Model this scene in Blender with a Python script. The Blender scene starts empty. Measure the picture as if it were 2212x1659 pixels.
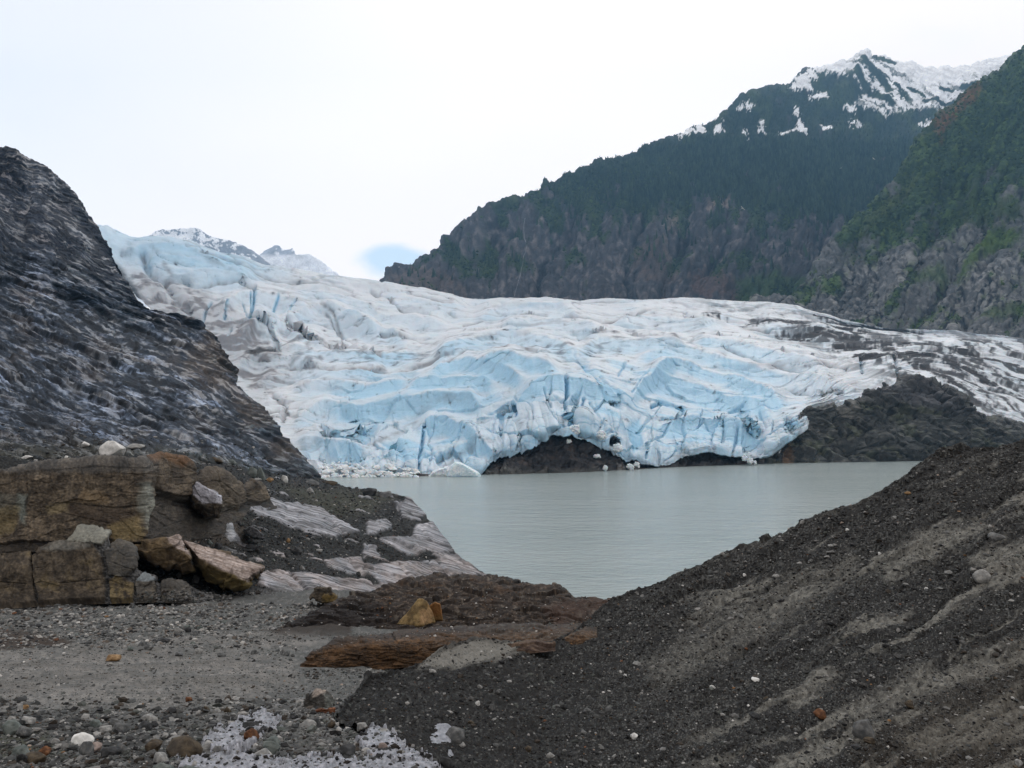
import bpy, bmesh, math, random
import numpy as np

# ------------------------------------------------------------------ camera, sky, sun, exposure
scene = bpy.context.scene
COL = scene.collection
F, CX, CY, HZ = 1659.0, 1106.0, 829.5, 905.0          # survey units: a 2212 x 1659 plate
PITCH = math.atan((HZ - CY) / F)
CAM = np.array([0.0, 0.0, 28.0])                      # 28 m above the lake
cam_d = bpy.data.cameras.new('camera')
cam = bpy.data.objects.new('camera', cam_d)
COL.objects.link(cam)
cam.location = CAM
cam.rotation_euler = (math.pi / 2 + PITCH, 0, 0)
cam_d.sensor_width = 36.0
cam_d.lens = 36.0 * F / 2212.0
cam_d.clip_start = 0.1
cam_d.clip_end = 60000
scene.camera = cam

SUN_EL, SUN_AZ = math.radians(42), math.radians(28)   # azimuth east of the view direction
world = bpy.data.worlds.new("World")
scene.world = world
world.use_nodes = True
wt = world.node_tree
wt.nodes.clear()
W = lambda t: wt.nodes.new(t)
def wmath(op, a, b=None, c=None, clamp=False):
    n = W('ShaderNodeMath'); n.operation = op; n.use_clamp = clamp
    for i, x in enumerate((a, b, c)):
        if x is None: continue
        if isinstance(x, (int, float)): n.inputs[i].default_value = x
        else: wt.links.new(x, n.inputs[i])
    return n.outputs[0]
def wmix(f, a, b):
    n = W('ShaderNodeMix'); n.data_type = 'RGBA'
    for s, x in ((n.inputs[0], f), (n.inputs[6], a), (n.inputs[7], b)):
        if isinstance(x, tuple): s.default_value = x
        elif isinstance(x, (int, float)): s.default_value = x
        else: wt.links.new(x, s)
    return n.outputs[2]
def wsmooth(x, lo, hi):
    n = W('ShaderNodeMapRange'); n.interpolation_type = 'SMOOTHSTEP'
    wt.links.new(x, n.inputs[0]); n.inputs[1].default_value = lo; n.inputs[2].default_value = hi
    return n.outputs[0]
sky = W('ShaderNodeTexSky')
sky.sky_type = 'NISHITA'; sky.sun_disc = False
sky.sun_elevation = SUN_EL; sky.sun_rotation = SUN_AZ
geo = W('ShaderNodeTexCoord')
def wnoise(scale, detail, off, sz=1.0):
    m = W('ShaderNodeMapping'); m.inputs['Location'].default_value = off; m.inputs['Scale'].default_value = (1, 1, sz)
    wt.links.new(geo.outputs['Generated'], m.inputs[0])
    n = W('ShaderNodeTexNoise'); n.inputs['Scale'].default_value = scale; n.inputs['Detail'].default_value = detail
    n.inputs['Roughness'].default_value = 0.5
    wt.links.new(m.outputs[0], n.inputs['Vector']); return n.outputs['Fac']
def wspot(az, el, rad_lo, rad_hi, ez=1.0):
    """soft region of the sky round a direction (0 inside, 1 outside)"""
    d = (math.sin(az) * math.cos(el), math.cos(az) * math.cos(el), math.sin(el))
    s = W('ShaderNodeVectorMath'); s.operation = 'SUBTRACT'; s.inputs[1].default_value = d
    wt.links.new(geo.outputs['Generated'], s.inputs[0])
    k = W('ShaderNodeVectorMath'); k.operation = 'MULTIPLY'; k.inputs[1].default_value = (1, 1, ez)
    wt.links.new(s.outputs[0], k.inputs[0])
    l = W('ShaderNodeVectorMath'); l.operation = 'LENGTH'; wt.links.new(k.outputs[0], l.inputs[0])
    return l.outputs['Value']
n_big = wnoise(1.7, 5, (3.1, 1.2, 0.4), 1.6)
n_med = wnoise(5.0, 6, (0.3, 4.2, 1.9), 2.0)
# cloud sheet: bright white, a greyer bank high on the left, dimmed behind the camera
grey = wsmooth(n_big, 0.40, 0.66)
left = wsmooth(wspot(math.radians(-36), math.radians(36), 0, 0), 0.55, 0.05)
greyness = wmath('ADD', wmath('MULTIPLY', grey, 0.25), wmath('MULTIPLY', left, 0.9), clamp=True)
cloud = wmix(greyness, (14.0, 12.9, 12.2, 1), (10.8, 10.5, 10.5, 1))
sx = W('ShaderNodeSeparateXYZ'); wt.links.new(geo.outputs['Generated'], sx.inputs[0])
dim_behind = wmath('ADD', wmath('MULTIPLY', wsmooth(sx.outputs[1], 0.1, -0.75), 0.48), 0.0)  # added dimming of the unseen sky behind the camera, for contrast
cloud = wmix(dim_behind, cloud, (2.2, 2.5, 2.9, 1))
# a small rift of blue low over the far ridge
rift_d = wmath('ADD', wspot(math.radians(-8.6), math.radians(11.7), 0, 0, 2.3), wmath('MULTIPLY', wmath('SUBTRACT', n_med, 0.5), 0.13))
rift = wsmooth(rift_d, 0.052, 0.02)
blue = wmix(0.7, sky.outputs[0], (9.0, 11.2, 13.0, 1))
thin = wmath('MULTIPLY', wsmooth(n_med, 0.62, 0.80), 0.12)
cover = wmath('SUBTRACT', wmath('SUBTRACT', 1.0, wmath('MULTIPLY', rift, 0.95)), thin, clamp=True)
skycol = wmix(cover, blue, cloud)
bg = W('ShaderNodeBackground'); bg.inputs['Strength'].default_value = 0.1
wt.links.new(skycol, bg.inputs['Color'])
wo = W('ShaderNodeOutputWorld'); wt.links.new(bg.outputs[0], wo.inputs['Surface'])

sun_d = bpy.data.lights.new('sun', 'SUN')
sun = bpy.data.objects.new('sun', sun_d); COL.objects.link(sun)
sun_d.energy = 0.8; sun_d.angle = math.radians(14); sun_d.color = (1.0, 0.98, 0.95)
sun.rotation_euler = (math.pi / 2 - SUN_EL, 0, math.pi - SUN_AZ)

vs = scene.view_settings
vs.view_transform = 'Standard'; vs.look = 'None'; vs.exposure = 0.0; vs.gamma = 1.0
vs.use_curve_mapping = False
scene.cycles.max_bounces = 5; scene.cycles.diffuse_bounces = 3; scene.cycles.glossy_bounces = 2
scene.cycles.volume_bounces = 0; scene.cycles.use_denoising = True
scene.cycles.caustics_reflective = False; scene.cycles.caustics_refractive = False

Q = 1.0                                               # mesh density

# ------------------------------------------------------------------ numpy noise
rng = np.random.RandomState(7)
_a = rng.rand(512) * 2 * np.pi
G2 = np.stack([np.cos(_a), np.sin(_a)], -1).astype(np.float32)
_v = rng.randn(512, 3); _v /= np.linalg.norm(_v, axis=1)[:, None]
G3 = _v.astype(np.float32)
R1 = rng.rand(4096).astype(np.float32)

def _h(ix, iy, iz, s):
    h = (ix.astype(np.int64) * 374761393 + iy.astype(np.int64) * 668265263 + (0 if iz is None else iz.astype(np.int64) * 2147483647 * 3) + s * 1274126177) & 0xffffffff
    h = ((h ^ (h >> 13)) * 1274126177) & 0xffffffff
    return h ^ (h >> 16)

def n2(x, y, s=0):
    x = np.asarray(x, np.float32); y = np.asarray(y, np.float32)
    ix = np.floor(x); iy = np.floor(y)
    fx = x - ix; fy = y - iy
    ix = ix.astype(np.int32); iy = iy.astype(np.int32)
    u = fx * fx * fx * (fx * (fx * 6 - 15) + 10); v = fy * fy * fy * (fy * (fy * 6 - 15) + 10)
    def g(dx, dy):
        k = G2[_h(ix + dx, iy + dy, None, s) & 511]
        return k[..., 0] * (fx - dx) + k[..., 1] * (fy - dy)
    a = g(0, 0); b = g(1, 0); c = g(0, 1); d = g(1, 1)
    a = a + (b - a) * u; c = c + (d - c) * u
    return (a + (c - a) * v) * 1.45

def n3(x, y, z, s=0):
    ix = np.floor(x); iy = np.floor(y); iz = np.floor(z)
    fx = x - ix; fy = y - iy; fz = z - iz
    ix = ix.astype(np.int32); iy = iy.astype(np.int32); iz = iz.astype(np.int32)
    w = lambda t: t * t * t * (t * (t * 6 - 15) + 10)
    u, v, q = w(fx), w(fy), w(fz)
    def g(dx, dy, dz):
        k = G3[_h(ix + dx, iy + dy, iz + dz, s) & 511]
        return k[..., 0] * (fx - dx) + k[..., 1] * (fy - dy) + k[..., 2] * (fz - dz)
    def pl(dz):
        a = g(0, 0, dz); b = g(1, 0, dz); c = g(0, 1, dz); d = g(1, 1, dz)
        a = a + (b - a) * u; c = c + (d - c) * u
        return a + (c - a) * v
    a = pl(0); b = pl(1)
    return (a + (b - a) * q) * 1.5

def fbm(x, y, o=5, s=0, gain=0.5, lac=2.03):
    r = 0; a = 1; t = 0
    for i in range(o):
        r = r + a * n2(x, y, s + i * 17); t += a
        x = x * lac + 13.7; y = y * lac + 7.1; a *= gain
    return r / t * 1.4
def ridge(x, y, o=4, s=0, gain=0.5, lac=2.05):
    r = 0; a = 1; t = 0
    for i in range(o):
        r = r + a * (1 - np.abs(n2(x, y, s + i * 31)) * 1.6); t += a
        x = x * lac + 3.7; y = y * lac + 17.1; a *= gain
    return r / t
def fbm3(p, f, o=4, s=0, gain=0.5):
    r = 0; a = 1; t = 0
    q = p * f
    for i in range(o):
        r = r + a * n3(q[..., 0], q[..., 1], q[..., 2], s + i * 13); t += a
        q = q * 2.03 + 5.3; a *= gain
    return r / t * 1.4
def cells(x, y, s=0, jit=0.9):
    """F1, F2, random per cell (4 values), vector to the cell centre"""
    x = np.asarray(x, np.float32); y = np.asarray(y, np.float32)
    ix = np.floor(x).astype(np.int32); iy = np.floor(y).astype(np.int32)
    f1 = np.full(x.shape, 9.0, np.float32); f2 = f1.copy()
    hid = np.zeros(x.shape, np.int64); dx1 = np.zeros_like(f1); dy1 = np.zeros_like(f1)
    for ox in (-1, 0, 1):
        for oy in (-1, 0, 1):
            h = _h(ix + ox, iy + oy, None, s)
            cx = ix + ox + 0.5 + (R1[h & 4095] - 0.5) * jit
            cy = iy + oy + 0.5 + (R1[(h >> 9) & 4095] - 0.5) * jit
            ddx = x - cx; ddy = y - cy
            d = np.sqrt(ddx * ddx + ddy * ddy)
            nearer = d < f1
            f2 = np.where(nearer, f1, np.minimum(f2, d))
            f1 = np.where(nearer, d, f1); hid = np.where(nearer, h, hid)
            dx1 = np.where(nearer, ddx, dx1); dy1 = np.where(nearer, ddy, dy1)
    r = [R1[(hid >> k) & 4095] for k in (1, 5, 11, 15)]
    return f1, f2, r, dx1, dy1
def facets(x, y, s=0, jit=0.9, tilt=1.0):
    """broken planar facets: every cell a tilted plane; returns height, edge distance, cell randoms"""
    f1, f2, r, dx, dy = cells(x, y, s, jit)
    return ((r[0] - .5) * dx + (r[1] - .5) * dy) * 2 * tilt + (r[2] - .5), f2 - f1, r
def sm(x, lo, hi):
    t = np.clip((x - lo) / (hi - lo), 0, 1)
    return t * t * (3 - 2 * t)
def blur(h, n=1):
    for _ in range(n):
        p = np.pad(h, 1, mode='edge')
        h = (p[1:-1, 1:-1] * 2 + p[:-2, 1:-1] + p[2:, 1:-1] + p[1:-1, :-2] + p[1:-1, 2:]) / 6
    return h
def seg_dist(U, V, pts):
    d = np.full(U.shape, 1e9, np.float32)
    for (a, b), (c, e) in zip(pts[:-1], pts[1:]):
        vx, vy = c - a, e - b
        L = vx * vx + vy * vy + 1e-9
        t = np.clip(((U - a) * vx + (V - b) * vy) / L, 0, 1)
        d = np.minimum(d, np.hypot(U - a - t * vx, V - b - t * vy))
    return d
def stroke(U, V, pts, w):
    x0 = min(p[0] for p in pts) - 4 * w; x1 = max(p[0] for p in pts) + 4 * w
    y0 = min(p[1] for p in pts) - 4 * w; y1 = max(p[1] for p in pts) + 4 * w
    m = (U > x0) & (U < x1) & (V > y0) & (V < y1)
    out = np.zeros(U.shape, np.float32)
    if m.any():
        out[m] = np.exp(-(seg_dist(U[m], V[m], pts) / w) ** 2)
    return out
def inside(U, V, poly):
    c = np.zeros(U.shape, bool)
    n = len(poly)
    for i in range(n):
        (x1, y1), (x2, y2) = poly[i], poly[(i + 1) % n]
        if y1 == y2: continue
        c ^= ((y1 > V) != (y2 > V)) & (U < (x2 - x1) * (V - y1) / (y2 - y1) + x1)
    return c
def area(U, V, poly, soft=6, wob=0.0):
    """soft region: 1 inside the outline, 0 outside; wob roughens its border"""
    x0 = min(p[0] for p in poly) - 80; x1 = max(p[0] for p in poly) + 80
    y0 = min(p[1] for p in poly) - 80; y1 = max(p[1] for p in poly) + 80
    m = (U > x0) & (U < x1) & (V > y0) & (V < y1)
    out = np.zeros(U.shape, np.float32)
    if m.any():
        u, v = U[m], V[m]
        d = seg_dist(u, v, list(poly) + [poly[0]])
        d = np.where(inside(u, v, poly), d, -d)
        if np.ndim(wob): d = d + wob[m]
        else: d = d + wob
        out[m] = sm(d, -soft, soft)
    return out
def mixc(c, new, m):
    m = m[..., None]
    return c * (1 - m) + np.asarray(new, np.float32) * m

# ------------------------------------------------------------------ survey: plate point + distance -> world
CP, SP = math.cos(PITCH), math.sin(PITCH)
def px(u, v, Y):
    u = np.asarray(u, float); v = np.asarray(v, float); Y = np.asarray(Y, float)
    x = (u - CX) / F; y = -(v - CY) / F
    dy = CP - y * SP; dz = SP + y * CP
    k = Y / dy
    return np.stack([x * k + CAM[0], Y + CAM[1] + 0 * x, dz * k + CAM[2]], -1)
def unpx(P):
    d = P - CAM
    z = d[..., 1] * CP + d[..., 2] * SP
    y = -d[..., 1] * SP + d[..., 2] * CP
    return CX + F * d[..., 0] / z, CY - F * y / z
def pchip(t, Yv, q):
    """monotone cubic through rows; Yv (R, N) at t (R,) sampled at q"""
    t = np.asarray(t, float); h = np.diff(t)[:, None]
    dl = np.diff(Yv, axis=0) / h
    m = np.zeros_like(Yv)
    if len(t) > 2:
        s = dl[:-1] * dl[1:]
        w1 = 2 * h[1:] + h[:-1]; w2 = h[1:] + 2 * h[:-1]
        with np.errstate(divide='ignore', invalid='ignore'):
            mm = (w1 + w2) / (w1 / dl[:-1] + w2 / dl[1:])
        m[1:-1] = np.where(s > 0, mm, 0)
    m[0] = dl[0]; m[-1] = dl[-1]
    i = np.clip(np.searchsorted(t, q, side='right') - 1, 0, len(t) - 2)
    hh = h[i]; x = ((q - t[i]) [:, None]) / hh
    return (Yv[i] * (1 + 2 * x) * (1 - x) ** 2 + m[i] * hh * x * (1 - x) ** 2
            + Yv[i + 1] * x * x * (3 - 2 * x) + m[i + 1] * hh * x * x * (x - 1))

class Patch:
    """a sheet of ground lofted through surveyed rows (u, v, distance), then given relief"""
    def __init__(self, rows, nu, nv, gaps=None, by_u=False):
        nu = int(nu * Q); nv = int(nv * Q)
        s = np.linspace(0, 1, nu)
        A = []
        for r in rows:
            r = np.array(r, float)
            if by_u: L = r[:, 0] - r[0, 0]
            else: L = np.concatenate([[0], np.cumsum(np.hypot(np.diff(r[:, 0]), np.diff(r[:, 1])))])
            L = L / L[-1]
            cols = np.stack([r[:, 0], r[:, 1], np.log(r[:, 2])], 1)
            A.append(pchip(L, cols, s) if len(r) > 2 else np.stack([np.interp(s, L, cols[:, k]) for k in range(3)], 1))
        A = np.array(A)                                # (R, nu, 3)
        g = np.abs(np.diff(A[:, :, 1], axis=0)).mean(1) + 2 if gaps is None else np.array(gaps, float)
        t = np.concatenate([[0], np.cumsum(g)]); self.rowt = t / t[-1]
        q = np.linspace(0, t[-1], nv)
        U, V, L = [pchip(t, A[:, :, k], q) for k in range(3)]
        self.Y = np.exp(L)
        self.U, self.V = U.astype(np.float32), V.astype(np.float32)
        self.S = np.broadcast_to(s[None, :], U.shape).astype(np.float32)
        self.T = np.broadcast_to((q / t[-1])[:, None], U.shape).astype(np.float32)
        self.P = px(U, V, self.Y)
        self.k = (self.Y / F)[..., None]               # metres per plate unit at each point
        self.flip = 1.0
        self.N = self.normals(True)
    def normals(self, first=False):
        a = np.gradient(self.P, axis=1); b = np.gradient(self.P, axis=0)
        n = np.cross(a, b)
        n /= np.linalg.norm(n, axis=-1, keepdims=True) + 1e-12
        if first: self.flip = 1.0 if ((n * (CAM - self.P)).sum(-1)).mean() > 0 else -1.0
        return n * self.flip
    def push(self, d, up=0.0):
        """relief d in plate units along the normal (up: share taken straight up)"""
        D = self.N * (1 - up); D[..., 2] += up
        self.P = self.P + D * (d[..., None] * self.k)
        self.N = self.normals()
    def look(self):
        self.u, self.v = unpx(self.P)
    def build(self, name, mat, col, rough=None, parent=None):
        nv, nu = self.U.shape
        idx = np.arange(nv * nu).reshape(nv, nu)
        q = np.stack([idx[:-1, :-1], idx[:-1, 1:], idx[1:, 1:], idx[1:, :-1]], -1).reshape(-1, 4)
        if self.flip < 0: q = q[:, ::-1]
        c = np.ones((nv, nu, 4), np.float32); c[..., :3] = np.clip(col, 0, 1)
        c[..., 3] = 0.7 if rough is None else rough
        self.col = c
        return mesh_obj(name, self.P.reshape(-1, 3), q, mat, c.reshape(-1, 4), True, parent)

def mesh_obj(name, P, faces, mat, col=None, smooth=True, parent=None, origin=None):
    P = np.asarray(P, np.float64); faces = np.asarray(faces, np.int32)
    if origin is not None: P = P - np.asarray(origin)
    me = bpy.data.meshes.new(name)
    n, k = faces.shape
    me.vertices.add(len(P)); me.vertices.foreach_set('co', P.astype(np.float32).ravel())
    me.loops.add(n * k); me.loops.foreach_set('vertex_index', faces.ravel())
    me.polygons.add(n); me.polygons.foreach_set('loop_start', np.arange(0, n * k, k, dtype=np.int32))
    me.polygons.foreach_set('use_smooth', np.full(n, smooth))
    me.update(calc_edges=True)
    if col is not None:
        a = me.color_attributes.new('Col', 'FLOAT_COLOR', 'POINT')
        a.data.foreach_set('color', np.asarray(col, np.float32).ravel())
    me.materials.append(mat)
    o = bpy.data.objects.new(name, me); COL.objects.link(o)
    if origin is not None: o.location = origin
    if parent is not None:
        o.parent = parent
    return o
def tag(o, label=None, cat=None, group=None, kind=None):
    if label: o['label'] = label
    if cat: o['category'] = cat
    if group: o['group'] = group
    if kind: o['kind'] = kind
    return o

# ------------------------------------------------------------------ materials
def material(name, rough=None, sss=0.0, bump=((8.0, 0.05),), vary=((1.5, 0.25),), spec=0.4, coat=0.0, base=None, det=6, stretch=(1, 1, 1)):
    """colour and gloss from the surface's own survey colours, broken up by procedural noise and bump"""
    m = bpy.data.materials.new(name); m.use_nodes = True
    t = m.node_tree; t.nodes.clear()
    N = t.nodes.new; Lk = t.links.new
    out = N('ShaderNodeOutputMaterial'); p = N('ShaderNodeBsdfPrincipled'); Lk(p.outputs[0], out.inputs[0])
    g = N('ShaderNodeNewGeometry')
    mp = N('ShaderNodeMapping'); mp.inputs['Scale'].default_value = stretch; Lk(g.outputs['Position'], mp.inputs[0])
    if base is None:
        a = N('ShaderNodeAttribute'); a.attribute_name = 'Col'; c = a.outputs['Color']
    else:
        a = None; rgb = N('ShaderNodeRGB'); rgb.outputs[0].default_value = (*base, 1); c = rgb.outputs[0]
    for sc, amt in vary:
        nz = N('ShaderNodeTexNoise'); nz.inputs['Scale'].default_value = sc; nz.inputs['Detail'].default_value = det
        Lk(mp.outputs[0], nz.inputs['Vector'])
        mr = N('ShaderNodeMapRange'); mr.inputs[1].default_value = 0.25; mr.inputs[2].default_value = 0.75
        mr.inputs[3].default_value = 1 - amt; mr.inputs[4].default_value = 1 + amt; Lk(nz.outputs['Fac'], mr.inputs[0])
        mu = N('ShaderNodeVectorMath'); mu.operation = 'SCALE'; Lk(c, mu.inputs[0]); Lk(mr.outputs[0], mu.inputs['Scale'])
        c = mu.outputs[0]
    Lk(c, p.inputs['Base Color'])
    if rough is None and a is not None: Lk(a.outputs['Alpha'], p.inputs['Roughness'])
    else: p.inputs['Roughness'].default_value = 0.7 if rough is None else rough
    if a is None or rough is not None: p.inputs['Specular IOR Level'].default_value = spec
    else:                                              # glossier where wet
        ms = N('ShaderNodeMapRange'); ms.inputs[1].default_value = 0.3; ms.inputs[2].default_value = 0.75
        ms.inputs[3].default_value = spec; ms.inputs[4].default_value = 0.12 * spec
        Lk(a.outputs['Alpha'], ms.inputs[0]); Lk(ms.outputs[0], p.inputs['Specular IOR Level'])
    if sss:
        p.inputs['Subsurface Weight'].default_value = sss; p.inputs['Subsurface Radius'].default_value = (0.35, 1.0, 1.6); p.inputs['Subsurface Scale'].default_value = 0.9
    if coat: p.inputs['Coat Weight'].default_value = coat; p.inputs['Coat Roughness'].default_value = 0.25
    nrm = None
    for sc, dist in bump:
        nz = N('ShaderNodeTexNoise'); nz.inputs['Scale'].default_value = sc; nz.inputs['Detail'].default_value = det
        nz.inputs['Roughness'].default_value = 0.6
        Lk(mp.outputs[0], nz.inputs['Vector'])
        b = N('ShaderNodeBump'); b.inputs['Strength'].default_value = 1.0; b.inputs['Distance'].default_value = dist
        Lk(nz.outputs['Fac'], b.inputs['Height'])
        if nrm is not None: Lk(nrm, b.inputs['Normal'])
        nrm = b.outputs[0]
    if nrm is not None: Lk(nrm, p.inputs['Normal'])
    return m

M_ROCK_FAR = material('far_rock', bump=((0.05, 4.0), (0.3, 0.8)), vary=((0.02, 0.25), (0.15, 0.25)), spec=0.3)
M_ROCK_MID = material('wet_bedrock', bump=((0.6, 0.25), (3.0, 0.06)), vary=((0.25, 0.2), (1.5, 0.35)), spec=0.5)
M_ROCK = material('near_rock', bump=((1.5, 0.10), (9.0, 0.025)), vary=((1.2, 0.25), (6.0, 0.3)), spec=0.35)
M_SOIL = material('silt_and_grit', bump=((5.0, 0.02), (30.0, 0.008)), vary=((2.0, 0.15), (18.0, 0.35)), spec=0.2)
M_STONE = material('loose_stone', bump=((12.0, 0.01), (60.0, 0.003)), vary=((4.0, 0.2), (30.0, 0.25)), spec=0.4)
M_ICE = material('glacier_ice', sss=0.35, bump=((0.25, 0.5), (1.2, 0.12)), vary=((0.08, 0.06), (0.8, 0.07)), spec=0.35)
M_LEAF = material('forest_green', bump=(), vary=((0.02, 0.3),), spec=0.2)
# ================================================================== THE SETTING
def A_(*c): return np.array(c, np.float32)
def flat(c, like): return np.broadcast_to(A_(*c), like.shape + (3,)).copy()

# ------------------------------------------------------------------ lake
def lake():
    nx, ny = 2, 2
    P = np.array([(-700, -150, 0), (2600, -150, 0), (2600, 1000, 0), (-700, 1000, 0)], float)
    m = bpy.data.materials.new('silty_lake_water'); m.use_nodes = True
    t = m.node_tree; N = t.nodes.new; Lk = t.links.new
    p = t.nodes['Principled BSDF']
    p.inputs['Roughness'].default_value = 0.18; p.inputs['IOR'].default_value = 1.33
    g = N('ShaderNodeNewGeometry'); nrm = None
    mp0 = N('ShaderNodeMapping'); mp0.inputs['Scale'].default_value = (0.006, 0.03, 1); Lk(g.outputs['Position'], mp0.inputs[0])
    nz = N('ShaderNodeTexNoise'); nz.inputs['Scale'].default_value = 1; nz.inputs['Detail'].default_value = 4; Lk(mp0.outputs[0], nz.inputs['Vector'])
    cr = N('ShaderNodeMix'); cr.data_type = 'RGBA'; cr.inputs[6].default_value = (0.235, 0.29, 0.29, 1); cr.inputs[7].default_value = (0.33, 0.38, 0.375, 1)
    Lk(nz.outputs['Fac'], cr.inputs[0]); Lk(cr.outputs[2], p.inputs['Base Color'])
    for sc, st, dist in ((0.22, (0.5, 1, 1), 0.5), (0.8, (0.5, 1, 1), 0.35), (2.4, (0.6, 1, 1), 0.12)):
        mp = N('ShaderNodeMapping'); mp.inputs['Scale'].default_value = st; mp.inputs['Rotation'].default_value = (0, 0, 0.25)
        Lk(g.outputs['Position'], mp.inputs[0])
        nz = N('ShaderNodeTexNoise'); nz.inputs['Scale'].default_value = sc; nz.inputs['Detail'].default_value = 3
        Lk(mp.outputs[0], nz.inputs['Vector'])
        b = N('ShaderNodeBump'); b.inputs['Distance'].default_value = dist; Lk(nz.outputs['Fac'], b.inputs['Height'])
        if nrm is not None: Lk(nrm, b.inputs['Normal'])
        nrm = b.outputs[0]
    Lk(nrm, p.inputs['Normal'])
    o = mesh_obj('lake', P, [[0, 1, 2, 3]], m)
    tag(o, 'grey-green silty lake below the ice front', 'lake', kind='structure')
lake()

# ------------------------------------------------------------------ far snowy peak beyond the icefall
def far_peak():
    R = [[(180, 660, 3900), (450, 660, 3900), (760, 660, 3900)],
         [(250, 590, 4100), (330, 570, 4100), (450, 570, 4100), (560, 580, 4100), (640, 600, 4100), (720, 620, 4100)],
         [(270, 545, 4250), (330, 500, 4250), (370, 491, 4250), (420, 488, 4250), (450, 503, 4250), (500, 520, 4250), (545, 541, 4250), (590, 571, 4250), (640, 600, 4250), (700, 620, 4250)],
         [(270, 640, 4500), (450, 640, 4500), (700, 660, 4500)]]
    p = Patch(R, 420, 220)
    p.push(6 * fbm(p.U / 40, p.V / 40, 5, 3) + 4 * ridge(p.U / 25, p.V / 30, 4, 5))
    rock = sm(fbm(p.U / 26 + 3, p.V / 14, 5, 9) + 0.35 * fbm(p.U / 6, p.V / 5, 3, 2) + 0.0025 * (p.U - 420) + .01, 0.0, 0.12)
    rock *= sm(p.V, 590, 575)
    c = mixc(flat((0.92, 0.92, 0.93), p.U), (0.27, 0.285, 0.32), rock)  # crag colour paled, distant haze mixed into it
    tag(p.build('snowy_peak', M_ROCK_FAR, c), 'distant white snowy peak with grey crags above the icefall', 'mountain', kind='structure')
    R = [[(540, 640, 4700), (650, 640, 4700), (760, 640, 4700)],
         [(552, 560, 4800), (572, 541, 4800), (600, 530, 4800), (618, 541, 4800), (632, 535, 4800), (640, 550, 4800), (668, 549, 4800), (690, 562, 4800), (740, 600, 4800)],
         [(540, 640, 5000), (650, 640, 5000), (760, 640, 5000)]]
    p = Patch(R, 160, 110)
    p.push(2.5 * fbm(p.U / 14, p.V / 14, 5, 31))
    rock = sm(fbm(p.U / 16, p.V / 12, 4, 19) + 0.3, 0, 0.1) * sm(p.V, 556, 546) * sm(p.U, 655, 640)
    c = mixc(flat((0.90, 0.90, 0.92), p.U), (0.42, 0.44, 0.49), rock)  # paler still: cloud and haze painted into the crag colour
    tag(p.build('snowy_peak', M_ROCK_FAR, c), 'far small grey crag almost lost in bright cloud', 'mountain', kind='structure')
far_peak()

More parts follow.
